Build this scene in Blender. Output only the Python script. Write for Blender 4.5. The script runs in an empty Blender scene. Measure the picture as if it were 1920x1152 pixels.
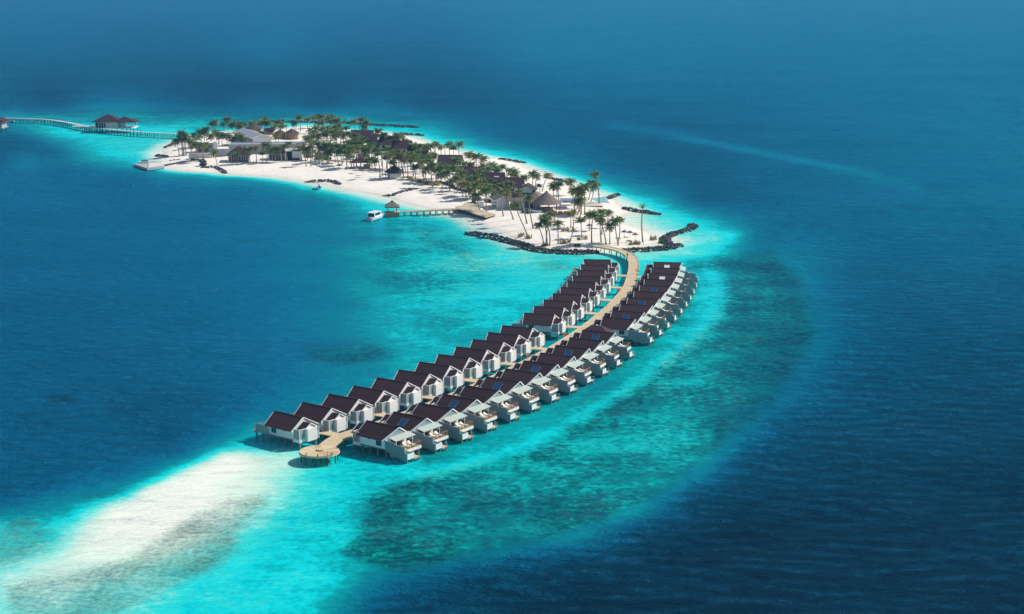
import bpy, bmesh, math, random
import numpy as np
from mathutils import Vector, Matrix
random.seed(7); rng = np.random.default_rng(7)
scene = bpy.context.scene
COL = scene.collection
R = math.radians

# ---------------------------------------------------------------- camera
CAM_H, FOC, HOR = 105.0, 3200.0, -110.0      # height (m), focal length in photo pixels, photo row of the horizon
PITCH = math.atan((576 - HOR) / FOC)
CP, SP = math.cos(PITCH), math.sin(PITCH)
cam_d = bpy.data.cameras.new("camera"); cam = bpy.data.objects.new("camera", cam_d); COL.objects.link(cam)
cam.location = (0, 0, CAM_H); cam.rotation_euler = (math.pi/2 - PITCH, 0, 0)
cam_d.sensor_width = 36; cam_d.lens = 36*FOC/1920; cam_d.clip_start = 1; cam_d.clip_end = 200000
scene.camera = cam

def at(px, py, z=0.0):
    """survey: photo pixel -> point of the place at height z"""
    u = (px-960)/FOC; v = (576-py)/FOC
    d = (u, CP + v*SP, -SP + v*CP)
    t = (z-CAM_H)/d[2]
    return Vector((d[0]*t, d[1]*t, z))
def scale_at(p):
    """photo pixels per metre at a point"""
    return FOC/(p[1]*CP + (CAM_H-p[2])*SP)
def project(X, Y, Z):
    zc = Y*CP - (Z-CAM_H)*SP
    yc = Y*SP + (Z-CAM_H)*CP
    return 960 + FOC*X/zc, 576 - FOC*yc/zc

# ---------------------------------------------------------------- materials
def mat(name, col, rough=0.7, spec=0.3, noise=None, bump=None, metallic=0.0):
    """noise = (scale, amount): mottles the colour; bump = (scale, strength)"""
    m = bpy.data.materials.new(name); m.use_nodes = True
    nt = m.node_tree; b = nt.nodes["Principled BSDF"]
    b.inputs["Base Color"].default_value = (*col, 1); b.inputs["Roughness"].default_value = rough
    b.inputs["Specular IOR Level"].default_value = spec; b.inputs["Metallic"].default_value = metallic
    if noise or bump:
        tc = nt.nodes.new("ShaderNodeTexCoord")
    if noise:
        n = nt.nodes.new("ShaderNodeTexNoise"); n.inputs["Scale"].default_value = noise[0]; n.inputs["Detail"].default_value = 6
        nt.links.new(tc.outputs["Object"], n.inputs["Vector"])
        r = nt.nodes.new("ShaderNodeValToRGB")
        a = noise[1]
        r.color_ramp.elements[0].position = .3; r.color_ramp.elements[1].position = .7
        r.color_ramp.elements[0].color = (*[c*(1-a) for c in col], 1); r.color_ramp.elements[1].color = (*[min(1, c*(1+a)) for c in col], 1)
        nt.links.new(n.outputs["Fac"], r.inputs["Fac"]); nt.links.new(r.outputs["Color"], b.inputs["Base Color"])
    if bump:
        n2 = nt.nodes.new("ShaderNodeTexNoise"); n2.inputs["Scale"].default_value = bump[0]; n2.inputs["Detail"].default_value = 5
        nt.links.new(tc.outputs["Object"], n2.inputs["Vector"])
        bp = nt.nodes.new("ShaderNodeBump"); bp.inputs["Strength"].default_value = bump[1]; bp.inputs["Distance"].default_value = .2
        nt.links.new(n2.outputs["Fac"], bp.inputs["Height"]); nt.links.new(bp.outputs["Normal"], b.inputs["Normal"])
    return m

def striped(name, col, axis, period, amount, rough=0.6, noise=.12, spec=.3):
    """boards / tile courses: darker joints at every period along an object axis, mottled"""
    m = bpy.data.materials.new(name); m.use_nodes = True
    nt = m.node_tree; b = nt.nodes["Principled BSDF"]; b.inputs["Roughness"].default_value = rough
    b.inputs["Specular IOR Level"].default_value = spec
    tc = nt.nodes.new("ShaderNodeTexCoord"); sx = nt.nodes.new("ShaderNodeSeparateXYZ")
    nt.links.new(tc.outputs["Object"], sx.inputs[0])
    mu = nt.nodes.new("ShaderNodeMath"); mu.operation = 'DIVIDE'; mu.inputs[1].default_value = period
    nt.links.new(sx.outputs[axis], mu.inputs[0])
    fr = nt.nodes.new("ShaderNodeMath"); fr.operation = 'FRACT'; nt.links.new(mu.outputs[0], fr.inputs[0])
    fl = nt.nodes.new("ShaderNodeMath"); fl.operation = 'FLOOR'; nt.links.new(mu.outputs[0], fl.inputs[0])
    wn = nt.nodes.new("ShaderNodeTexWhiteNoise"); wn.noise_dimensions = '1D'; nt.links.new(fl.outputs[0], wn.inputs["W"])
    r = nt.nodes.new("ShaderNodeValToRGB"); r.color_ramp.interpolation = 'LINEAR'
    r.color_ramp.elements[0].position = 0; r.color_ramp.elements[1].position = .28
    r.color_ramp.elements[0].color = (1-amount,)*3+(1,); r.color_ramp.elements[1].color = (1, 1, 1, 1)
    nt.links.new(fr.outputs[0], r.inputs["Fac"])
    n = nt.nodes.new("ShaderNodeTexNoise"); n.inputs["Scale"].default_value = 1.3; n.inputs["Detail"].default_value = 7
    nt.links.new(tc.outputs["Object"], n.inputs["Vector"])
    ad = nt.nodes.new("ShaderNodeMath"); ad.operation = 'ADD'; nt.links.new(n.outputs["Fac"], ad.inputs[0]); nt.links.new(wn.outputs["Value"], ad.inputs[1])
    mr = nt.nodes.new("ShaderNodeMapRange"); mr.inputs[1].default_value = .3; mr.inputs[2].default_value = 1.6
    mr.inputs[3].default_value = 1-noise; mr.inputs[4].default_value = 1+noise
    nt.links.new(ad.outputs[0], mr.inputs[0])
    vm = nt.nodes.new("ShaderNodeVectorMath"); vm.operation = 'SCALE'
    nt.links.new(r.outputs["Color"], vm.inputs[0]); nt.links.new(mr.outputs[0], vm.inputs["Scale"])
    oi = nt.nodes.new("ShaderNodeObjectInfo"); orr = nt.nodes.new("ShaderNodeMapRange"); orr.inputs[3].default_value = .86; orr.inputs[4].default_value = 1.14
    nt.links.new(oi.outputs["Random"], orr.inputs[0]); vo = nt.nodes.new("ShaderNodeVectorMath"); vo.operation = 'SCALE'
    nt.links.new(vm.outputs[0], vo.inputs[0]); nt.links.new(orr.outputs[0], vo.inputs["Scale"]); vm = vo
    v2 = nt.nodes.new("ShaderNodeVectorMath"); v2.operation = 'MULTIPLY'; v2.inputs[1].default_value = col
    nt.links.new(vm.outputs[0], v2.inputs[0]); nt.links.new(v2.outputs[0], b.inputs["Base Color"])
    bp = nt.nodes.new("ShaderNodeBump"); bp.inputs["Strength"].default_value = .5; bp.inputs["Distance"].default_value = .05
    nt.links.new(r.outputs["Color"], bp.inputs["Height"]); nt.links.new(bp.outputs["Normal"], b.inputs["Normal"])
    return m

M = {}
M['roof'] = striped('dark_roof_tiles', (.045, .018, .021), 2, .17, .55, rough=.75, noise=.3, spec=.25)
M['roof2'] = striped('plum_roof_tiles', (.062, .030, .038), 2, .2, .4, rough=.8, noise=.3, spec=.2)
M['white'] = mat('white_paint', (.8, .79, .76), .6, noise=(.8, .05))
M['white_board'] = striped('white_boards', (.78, .78, .76), 2, .3, .12, noise=.05)
M['teal_board'] = striped('grey_teal_boards', (.24, .30, .31), 0, .35, .35, noise=.1)
M['slats'] = striped('grey_teal_slats', (.27, .34, .34), 0, .2, .5, noise=.08)
M['slats_y'] = striped('grey_teal_slats_across', (.27, .34, .34), 1, .2, .5, noise=.08)
M['canopy'] = mat('pale_green_canopy', (.42, .48, .43), .7, noise=(1.5, .06))
M['deck'] = striped('tan_deck_boards', (.60, .46, .27), 0, .25, .35, noise=.14)
M['deckpale'] = striped('pale_deck_boards', (.70, .62, .50), 0, .4, .25, noise=.1)
M['decktan'] = striped('worn_tan_boards', (.62, .51, .36), 0, .35, .3, noise=.14)
M['tanplain'] = mat('tan_timber', (.58, .46, .29), .7, noise=(2, .12))
M['stilt'] = mat('grey_concrete_stilt', (.20, .22, .21), .8, noise=(2, .25))
M['stiltdark'] = mat('dark_timber_pile', (.08, .075, .065), .8, noise=(2, .25))
M['brown'] = mat('brown_timber', (.27, .17, .11), .7, noise=(3, .2))
M['glass'] = mat('dark_window_glass', (.02, .028, .032), .12, spec=.5)
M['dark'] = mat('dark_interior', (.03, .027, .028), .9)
M['solar'] = mat('blue_solar_glass', (.012, .06, .17), .25, spec=.5)
M['frost_and_glare'] = mat('skylight_glass_and_glare', (.75, .78, .8), .3, spec=.5)
M['poolwater'] = mat('pool_water', (.05, .19, .19), .1, spec=.5)
M['poolblue'] = mat('turquoise_pool_water', (.16, .50, .46), .12, spec=.4, noise=(.4, .1))
M['thatch'] = mat('grey_brown_thatch', (.20, .165, .135), .95, spec=.05, noise=(1.6, .35), bump=(3, .6))
M['thatchdark'] = mat('dark_thatch', (.06, .055, .05), .95, spec=.05, noise=(1.6, .35), bump=(3, .6))
M['greyroof'] = mat('grey_roof_sheet', (.30, .33, .37), .5, noise=(.3, .08))
M['greywall'] = mat('grey_render', (.36, .38, .40), .8, noise=(.4, .08))
M['palewall'] = mat('pale_render', (.62, .60, .56), .8, noise=(.4, .08))
M['tanwall'] = mat('tan_timber_wall', (.36, .22, .12), .8, noise=(1.2, .25))
M['orange'] = mat('orange_fabric', (.75, .20, .06), .8, noise=(1, .1))
M['red'] = mat('red_cloth', (.55, .06, .04), .8)
M['skin'] = mat('skin', (.35, .2, .13), .6)
M['navy'] = mat('dark_trousers', (.03, .04, .06), .8)
M['hull'] = mat('white_gelcoat', (.82, .82, .82), .25, spec=.5)
M['teal'] = mat('dark_teal_panel', (.02, .10, .12), .5)
M['green'] = mat('green_tarp', (.02, .22, .16), .6)
M['metal'] = mat('grey_metal', (.25, .27, .28), .4, metallic=.6)
M['hedge'] = mat('brown_hedge_leaf', (.10, .07, .045), .9, noise=(2, .4))

# rocks: each boulder gets its own tone
def rock_mat():
    m = bpy.data.materials.new('basalt_boulders'); m.use_nodes = True
    nt = m.node_tree; b = nt.nodes["Principled BSDF"]; b.inputs["Roughness"].default_value = .85; b.inputs["Specular IOR Level"].default_value = .2
    g = nt.nodes.new("ShaderNodeNewGeometry"); r = nt.nodes.new("ShaderNodeValToRGB")
    r.color_ramp.elements[0].color = (.035, .036, .040, 1); r.color_ramp.elements[1].color = (.20, .195, .185, 1)
    e = r.color_ramp.elements.new(.75); e.color = (.075, .076, .08, 1)
    nt.links.new(g.outputs["Random Per Island"], r.inputs["Fac"]); nt.links.new(r.outputs["Color"], b.inputs["Base Color"])
    return m
M['rock'] = rock_mat()

def attr_mat(name, rough=.6, spec=.2, translucent=0.0):
    """colour comes from the mesh's own 'Col' attribute"""
    m = bpy.data.materials.new(name); m.use_nodes = True
    nt = m.node_tree; b = nt.nodes["Principled BSDF"]; b.inputs["Roughness"].default_value = rough; b.inputs["Specular IOR Level"].default_value = spec
    a = nt.nodes.new("ShaderNodeAttribute"); a.attribute_name = 'Col'
    nt.links.new(a.outputs["Color"], b.inputs["Base Color"])
    if translucent:
        t = nt.nodes.new("ShaderNodeBsdfTranslucent"); nt.links.new(a.outputs["Color"], t.inputs["Color"])
        mx = nt.nodes.new("ShaderNodeMixShader"); mx.inputs[0].default_value = translucent
        nt.links.new(b.outputs[0], mx.inputs[1]); nt.links.new(t.outputs[0], mx.inputs[2])
        nt.links.new(mx.outputs[0], nt.nodes["Material Output"].inputs["Surface"])
    return m
M['frond'] = attr_mat('palm_frond', .55, .25, .4)
M['trunk'] = mat('palm_bark', (.29, .24, .19), .9, noise=(3, .3))

# ---------------------------------------------------------------- mesh builder
class MB:
    def __init__(s): s.v = []; s.f = []
    def add(s, vs, fs):
        o = len(s.v); s.v += [tuple(p) for p in vs]; s.f += [tuple(i+o for i in f) for f in fs]; return s
    def box(s, x0, x1, y0, y1, z0, z1):
        return s.add([(x0,y0,z0),(x1,y0,z0),(x1,y1,z0),(x0,y1,z0),(x0,y0,z1),(x1,y0,z1),(x1,y1,z1),(x0,y1,z1)],
                     [(0,3,2,1),(4,5,6,7),(0,1,5,4),(1,2,6,5),(2,3,7,6),(3,0,4,7)])
    def prism(s, poly, a0, a1, axis):
        """poly of 2-D points swept along axis 0/1/2 from a0 to a1"""
        n = len(poly)
        def mk(p, a):
            return (a, p[0], p[1]) if axis == 0 else (p[0], a, p[1]) if axis == 1 else (p[0], p[1], a)
        vs = [mk(p, a0) for p in poly] + [mk(p, a1) for p in poly]
        fs = [tuple(range(n))[::-1], tuple(range(n, 2*n))] + [(i, (i+1) % n, n+(i+1) % n, n+i) for i in range(n)]
        return s.add(vs, fs)
    def beam(s, p0, p1, w, h=None, n=4):
        p0 = Vector(p0); p1 = Vector(p1); h = h or w
        d = (p1-p0).normalized(); up = Vector((0, 0, 1)) if abs(d.z) < .95 else Vector((1, 0, 0))
        a = d.cross(up).normalized(); b = a.cross(d).normalized()
        if n == 4: offs = [(-w/2, -h/2), (w/2, -h/2), (w/2, h/2), (-w/2, h/2)]
        else: offs = [(w/2*math.cos(2*math.pi*i/n), h/2*math.sin(2*math.pi*i/n)) for i in range(n)]
        vs = [p0+a*x+b*y for x, y in offs] + [p1+a*x+b*y for x, y in offs]
        return s.add(vs, [tuple(range(n))[::-1], tuple(range(n, 2*n))] + [(i, (i+1) % n, n+(i+1) % n, n+i) for i in range(n)])
    def cone(s, c, r0, r1, z0, z1, n=16, sx=1.0, sy=1.0):
        vs = [(c[0]+sx*r0*math.cos(2*math.pi*i/n), c[1]+sy*r0*math.sin(2*math.pi*i/n), z0) for i in range(n)]
        vs += [(c[0]+sx*r1*math.cos(2*math.pi*i/n), c[1]+sy*r1*math.sin(2*math.pi*i/n), z1) for i in range(n)]
        return s.add(vs, [tuple(range(n))[::-1], tuple(range(n, 2*n))] + [(i, (i+1) % n, n+(i+1) % n, n+i) for i in range(n)])
    def hip(s, x0, x1, y0, y1, z0, z1, rx0, rx1, ry=None, t=.15):
        """hip roof: eave rectangle at z0, ridge from rx0 to rx1 at z1"""
        ry = (y0+y1)/2 if ry is None else ry
        vs = [(x0,y0,z0),(x1,y0,z0),(x1,y1,z0),(x0,y1,z0),(rx0,ry,z1),(rx1,ry,z1),(x0,y0,z0-t),(x1,y0,z0-t),(x1,y1,z0-t),(x0,y1,z0-t)]
        return s.add(vs, [(0,1,5,4),(1,2,5),(2,3,4,5),(3,0,4),(0,6,7,1),(1,7,8,2),(2,8,9,3),(3,9,6,0),(6,9,8,7)])
    def mesh(s, name, m, flip=False, smooth=False):
        me = bpy.data.meshes.new(name)
        me.from_pydata([(x, -y, z) if flip else (x, y, z) for x, y, z in s.v], [], s.f)
        bm = bmesh.new(); bm.from_mesh(me); bmesh.ops.recalc_face_normals(bm, faces=bm.faces); bm.to_mesh(me); bm.free()
        me.materials.append(m)
        if smooth: me.polygons.foreach_set('use_smooth', [True]*len(me.polygons))
        return me

def link(name, me, parent=None, loc=None, rot=0.0):
    o = bpy.data.objects.new(name, me); COL.objects.link(o)
    if loc is not None: o.location = loc
    if rot: o.rotation_euler = (0, 0, rot)
    if parent: o.parent = parent
    return o
def thing(name, label, cat, loc=(0, 0, 0), rot=0.0, group=None, me=None):
    o = link(name, me, None, loc, rot); o['label'] = label; o['category'] = cat
    if group: o['group'] = group
    return o
def part(name, mb, m, parent, **k):
    return link(name, mb.mesh(name, m, **k), parent)
ORD = 'zeroth first second third fourth fifth sixth seventh eighth ninth tenth eleventh twelfth thirteenth fourteenth fifteenth'.split()

# ---------------------------------------------------------------- island outline, terrain height
SHORE_PX = [(304,311),(330,318),(365,322),(400,323),(430,327),(480,330),(530,334),(570,341),(600,347),(640,354),(690,363),(730,374),(770,383),(800,389),(824,393),
 (838,399),(862,405),(890,415),(915,428),(945,443),(972,455),(1000,464),(1050,469),(1100,471),(1150,469),(1185,466),(1220,461),(1250,455),(1249,448),(1237,443),
 (1214,434),(1191,425),(1173,418),(1168,410),(1174,403),(1188,397),(1180,390),(1166,385),(1150,377),(1138,369),(1118,363),(1095,355),(1078,347),(1062,341),(1035,332),
 (1010,323),(985,313),(965,307),(945,301),(925,298),(900,294),(880,292),(865,288),(845,282),(820,276),(800,272),(785,264),(770,257),(750,253),(725,251),(700,247),(660,246),
 (630,243),(600,241),(575,237),(545,241),(520,243),(480,245),(440,246),(410,248),(385,258),(360,260),(335,266),(318,272),(303,283),(297,294)]
SHORE = np.array([at(x, y)[:2] for x, y in SHORE_PX])
def poly_sdf(X, Y, P):
    """signed distance to a closed polygon, positive inside"""
    d2 = np.full(X.shape, 1e18); ins = np.zeros(X.shape, bool)
    for i in range(len(P)):
        ax, ay = P[i]; bx, by = P[(i+1) % len(P)]
        ex, ey = bx-ax, by-ay; wx, wy = X-ax, Y-ay
        t = np.clip((wx*ex+wy*ey)/(ex*ex+ey*ey), 0, 1)
        d2 = np.minimum(d2, (wx-ex*t)**2+(wy-ey*t)**2)
        c = ((ay <= Y) != (by <= Y)) & (X < (bx-ax)*(Y-ay)/((by-ay) if by != ay else 1e-9)+ax)
        ins ^= c
    return np.where(ins, 1, -1)*np.sqrt(d2)
def sand_h(d):
    return np.where(d > 0, 1.5*(1-np.exp(-np.maximum(d, 0)/11)), np.maximum(d, -40)*.09)
def ground_z(x, y):
    return float(max(0.0, sand_h(poly_sdf(np.array([x]), np.array([y]), SHORE))[0]))
def on(px, py):
    """photo pixel -> point on the sand"""
    p = at(px, py, 1.2)
    for _ in range(3): p = at(px, py, ground_z(p.x, p.y))
    return p
x0, y0 = SHORE.min(0)-30; x1, y1 = SHORE.max(0)+30
xs = np.arange(x0, x1, 2.0); ys = np.arange(y0, y1, 2.6)
GX, GY = np.meshgrid(xs, ys)
D = poly_sdf(GX, GY, SHORE)
wob = 1.2*np.sin(GX*.11+1.3*np.sin(GY*.07))+.9*np.sin(GY*.17+GX*.05)
Z = sand_h(D+wob)
Z += np.where(D > 6, .10*np.sin(GX*.35+np.sin(GY*.21)*2)+.08*np.sin(GY*.43+GX*.19), 0)+rng.normal(0, .025, Z.shape)*(D > 1)
idx = np.arange(GX.size).reshape(GX.shape)
q = np.stack([idx[:-1,:-1], idx[:-1,1:], idx[1:,1:], idx[1:,:-1]], -1).reshape(-1, 4)
q = q[(Z.ravel()[q] > -.5).any(1)]
used = np.unique(q); remap = np.full(GX.size, -1); remap[used] = np.arange(len(used))
me = bpy.data.meshes.new('beach')
me.from_pydata(np.stack([GX.ravel()[used], GY.ravel()[used], Z.ravel()[used]], 1).tolist(), [], remap[q].tolist())
me.polygons.foreach_set('use_smooth', [True]*len(me.polygons))
def sand_mat():
    m = bpy.data.materials.new('coral_sand'); m.use_nodes = True
    nt = m.node_tree; b = nt.nodes["Principled BSDF"]; b.inputs["Roughness"].default_value = .95; b.inputs["Specular IOR Level"].default_value = .1
    g = nt.nodes.new("ShaderNodeNewGeometry"); s = nt.nodes.new("ShaderNodeSeparateXYZ"); nt.links.new(g.outputs["Position"], s.inputs[0])
    n = nt.nodes.new("ShaderNodeTexNoise"); n.inputs["Scale"].default_value = .09; n.inputs["Detail"].default_value = 9; nt.links.new(g.outputs["Position"], n.inputs["Vector"])
    a = nt.nodes.new("ShaderNodeMath"); a.operation = 'MULTIPLY_ADD'; a.inputs[1].default_value = .5; nt.links.new(n.outputs["Fac"], a.inputs[0]); nt.links.new(s.outputs["Z"], a.inputs[2])
    r = nt.nodes.new("ShaderNodeValToRGB"); e = r.color_ramp.elements
    e[0].position = .20; e[0].color = (.56, .60, .52, 1); e[1].position = .9; e[1].color = (.84, .775, .69, 1)
    k = e.new(.42); k.color = (.74, .66, .55, 1); k = e.new(.62); k.color = (.81, .75, .67, 1)
    nt.links.new(a.outputs[0], r.inputs["Fac"])
    n2 = nt.nodes.new("ShaderNodeTexNoise"); n2.inputs["Scale"].default_value = .45; n2.inputs["Detail"].default_value = 8; nt.links.new(g.outputs["Position"], n2.inputs["Vector"])
    mr = nt.nodes.new("ShaderNodeMapRange"); mr.inputs[1].default_value = .3; mr.inputs[2].default_value = .7; mr.inputs[3].default_value = .90; mr.inputs[4].default_value = 1.06
    nt.links.new(n2.outputs["Fac"], mr.inputs[0])
    v = nt.nodes.new("ShaderNodeVectorMath"); v.operation = 'SCALE'; nt.links.new(r.outputs["Color"], v.inputs[0]); nt.links.new(mr.outputs[0], v.inputs["Scale"])
    nt.links.new(v.outputs[0], b.inputs["Base Color"])
    bp = nt.nodes.new("ShaderNodeBump"); bp.inputs["Strength"].default_value = .5; bp.inputs["Distance"].default_value = .4
    nt.links.new(n2.outputs["Fac"], bp.inputs["Height"]); nt.links.new(bp.outputs["Normal"], b.inputs["Normal"])
    return m
me.materials.append(sand_mat())
beach = link('beach', me); beach['kind'] = 'structure'

# ---------------------------------------------------------------- the sea: bathymetry, with sky reflection painted in as shallower open water
DEPTH_AND_SHEEN = '''0 300 .8;0 500 .88;0 700 .9;0 850 .9;200 400 .84;200 600 .9;200 800 .9;400 500 .8;400 650 .86;300 700 .9;100 900 .85;0 930 .85;0 962 .55;
400 380 .78;500 400 .72;600 420 .62;650 440 .55;590 500 .64;650 550 .55;580 600 .66;640 620 .55;560 640 .72;680 480 .45;700 420 .40;700 540 .40;740 600 .36;720 640 .42;
640 690 .6;560 700 .72;480 740 .8;440 780 .78;420 802 .72;470 806 .42;380 832 .7;425 836 .36;300 868 .64;330 848 .82;352 868 .38;240 900 .56;300 894 .36;170 928 .48;100 950 .5;120 962 .45;205 930 .38;
415 850 .10;360 874 .07;310 898 .07;270 918 .06;210 948 .08;150 974 .14;108 996 .2;380 888 .01;420 900 .02;340 915 .0;285 945 .0;200 985 .02;150 1020 .05;80 1060 .08;20 1095 .10;
480 880 .06;530 880 .10;560 905 .17;500 930 .10;560 950 .22;600 905 .25;620 940 .28;560 1000 .28;520 1060 .28;450 1100 .28;600 1060 .29;640 1000 .3;660 920 .30;700 890 .33;560 850 .12;640 870 .3;
300 1152 .22;400 1140 .29;560 1140 .32;590 1152 .36;690 1090 .52;640 1095 .33;600 1120 .34;0 1000 .26;50 1000 .24;0 1040 .20;80 1020 .2;200 1100 .12;100 1140 .12;300 1050 .1;400 1000 .1;
760 920 .44;900 920 .39;1000 900 .39;1100 870 .37;1200 850 .35;1250 820 .35;1150 930 .43;1000 960 .43;850 980 .43;720 1000 .45;800 1030 .43;900 1020 .46;1060 1005 .47;1180 955 .43;1260 905 .42;
1320 865 .45;1360 825 .52;1300 780 .40;1390 740 .47;1350 700 .42;1450 680 .55;1400 600 .46;1470 600 .53;1430 520 .5;1350 620 .40;1500 520 .6;1540 640 .67;1540 560 .68;1600 610 .78;1590 520 .78;1560 720 .80;
1390 870 .9;1300 935 .92;1200 1000 .95;1060 1050 .92;900 1075 .88;800 1105 .85;720 1140 .85;1000 1140 1.08;1300 1100 1.12;1600 1100 1.14;1900 1100 1.14;1900 900 1.08;1700 900 1.05;1500 900 1.0;
1480 800 .88;1700 750 .94;1900 700 .92;1600 700 .85;1650 600 .82;1800 500 .78;1900 400 .70;1600 450 .73;1500 400 .74;1400 330 .78;1700 300 .71;1900 250 .69;1900 100 .70;1500 200 .74;1200 150 .72;
1000 100 .69;500 100 .75;100 100 .80;0 50 .76;0 192 .79;300 190 .79;700 190 .79;900 205 .85;1000 230 .80;1100 270 .80;1200 325 .78;1300 380 .77;1420 450 .7;
800 258 .25;860 272 .25;900 283 .22;960 297 .22;1000 314 .2;1050 330 .18;1100 350 .2;1150 370 .2;1200 386 .2;1240 402 .2;1300 425 .22;1360 440 .28;1388 440 .4;1200 415 .14;1240 425 .17;
850 240 .62;900 252 .68;950 274 .62;1000 288 .55;1050 304 .55;1100 322 .55;1150 338 .55;1200 358 .5;1250 374 .5;1300 393 .5;1350 410 .52;1400 424 .6;1450 455 .64;800 238 .5;
1320 455 .19;1280 480 .2;1200 482 .17;1345 470 .26;1300 505 .38;1370 490 .44;1330 545 .3;1280 600 .38;1230 650 .4;1130 720 .42;1000 800 .40;900 840 .38;800 880 .38;850 870 .42;
800 450 .29;850 430 .24;900 450 .19;950 472 .18;1000 490 .19;1050 500 .22;1100 480 .2;850 500 .29;950 520 .26;900 560 .31;1000 550 .27;1050 530 .24;800 560 .36;850 620 .36;800 660 .38;700 700 .5;750 680 .42;
650 720 .55;600 740 .55;540 780 .6;780 500 .33;740 480 .38;760 420 .33;800 412 .27;850 414 .18;885 427 .10;1100 560 .35;1000 640 .4;900 720 .42;700 800 .42;620 830 .36;500 830 .28;
330 326 .35;340 334 .6;340 348 .74;420 335 .38;430 346 .66;500 342 .42;500 358 .68;560 352 .34;575 372 .64;620 362 .26;640 385 .48;660 372 .2;700 377 .17;720 395 .33;690 402 .40;760 387 .14;780 397 .2;660 402 .44;600 400 .62;800 400 .15;
340 262 .18;300 275 .18;280 290 .2;250 280 .25;200 270 .28;150 256 .30;100 262 .42;60 250 .5;60 236 .40;0 232 .5;0 243 .65;100 239 .33;20 255 .76;60 266 .8;100 280 .76;150 292 .45;200 302 .4;240 306 .32;250 326 .7;150 314 .7;80 306 .7;50 299 .6;290 303 .2;
0 215 .47;100 213 .46;200 215 .44;300 220 .43;400 222 .43;400 212 .58;300 208 .62;100 205 .82;0 204 .84;400 202 .84;500 214 .58;600 211 .62;700 219 .55;600 203 .83;800 219 .62;800 230 .52;750 232 .46;700 230 .42;740 242 .3;780 245 .33;
600 235 .24;550 237 .22;560 222 .45;480 240 .34;400 240 .38;800 208 .82;900 215 .8'''
CTRL = np.array([[float(v) for v in t.split()] for t in DEPTH_AND_SHEEN.replace('\n', '').split(';') if t.strip()])
# strokes: polyline, value, half width (px), strength
STROKES = [
 ([(1322,500),(1346,525),(1352,555),(1340,595),(1310,632),(1262,672),(1200,713),(1130,755),(1060,797),(985,835),(900,868),(800,895)], .275, 19, .95),
 ([(1150,236),(1240,248),(1330,266),(1430,288),(1530,306),(1640,332),(1720,352)], .60, 18, .5),
 ([(1270,258),(1350,272),(1450,292),(1560,312),(1640,328)], .50, 8, .42),
 ([(1760,352),(1850,400),(1900,470)], .8, 20, .3),
]
CORAL = [  # dark coral and weed: polygon, density, soft edge
 ([(690,925),(800,893),(900,866),(1010,842),(1110,785),(1210,715),(1300,640),(1345,590),(1362,540),(1352,505),(1290,505),(1300,488),(1380,478),(1440,470),(1500,520),(1530,620),(1480,720),(1400,800),(1320,862),(1250,920),(1150,970),(1040,1010),(900,1040),(760,1075),(690,1060),(640,1035),(680,980)], .62, 16),
 ([(690,935),(780,905),(770,950),(700,965)], .35, 14), ([(630,1030),(720,1000),(860,1010),(840,1050),(720,1060)], .4, 16), ([(660,985),(760,960),(800,1000),(690,1010)], .3, 16),
 ([(1000,975),(1100,940),(1160,950),(1050,990)], .3, 14),
 ([(1360,490),(1450,480),(1510,560),(1470,650),(1370,700),(1330,640),(1365,560)], .16, 26),
 ([(1325,530),(1295,600),(1235,650),(1180,685),(1050,748),(900,822),(800,872),(775,852),(900,792),(1100,695),(1200,640),(1285,545)], .42, 10),
 ([(1040,760),(1180,700),(1300,610),(1330,640),(1200,760),(1060,820)], .25, 16),
 ([(690,450),(800,440),(900,470),(930,520),(840,570),(760,555),(690,540)], .38, 26), ([(760,415),(830,425),(880,450),(870,480),(800,460)], .35, 16),
 ([(800,565),(900,590),(880,620),(800,610)], .35, 16), ([(1010,492),(1060,488),(1075,505),(1020,512)], .45, 8),
 ([(570,648),(700,642),(740,668),(650,688),(570,676)], .62, 16), ([(760,388),(840,384),(800,400)], .3, 6), ([(730,428),(830,430),(800,440),(740,438)], .4, 6),
 ([(80,742),(130,738),(150,752),(100,760)], .5, 10), ([(200,762),(290,755),(280,775),(210,778)], .45, 10), ([(430,448),(500,446),(490,458),(440,458)], .3, 8),
 ([(0,975),(70,970),(110,995),(90,1040),(0,1065)], .3, 26), ([(150,930),(260,905),(270,915),(160,950)], .3, 10), ([(40,205),(500,205),(640,222),(380,245),(200,232),(60,226)], .42, 6), ([(640,210),(850,222),(700,232)], .35, 4)]
OLIVE = [([(0,1095),(130,1072),(240,1040),(300,1000),(350,965),(420,930),(500,925),(515,945),(455,1000),(455,1035),(400,1075),(330,1105),(240,1152),(0,1180)], .8, 24),
 ([(430,950),(505,935),(490,965),(465,985),(430,985)], .65, 12), ([(290,1030),(420,1000),(440,1040),(380,1080),(250,1110),(170,1110)], .5, 20), ([(130,1100),(230,1080),(260,1120),(120,1140)], .35, 16),
 ([(-40,972),(70,966),(114,995),(96,1035),(0,1068),(-40,1070)], .72, 30), ([(115,985),(230,990),(200,1040),(110,1050)], .25, 16)]
def softpoly(U, V, poly, soft):
    P = np.array([(x, y*2.2) for x, y in poly])
    return np.clip(.5+poly_sdf(U, V*2.2, P)/(2.2*soft), 0, 1)
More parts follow.
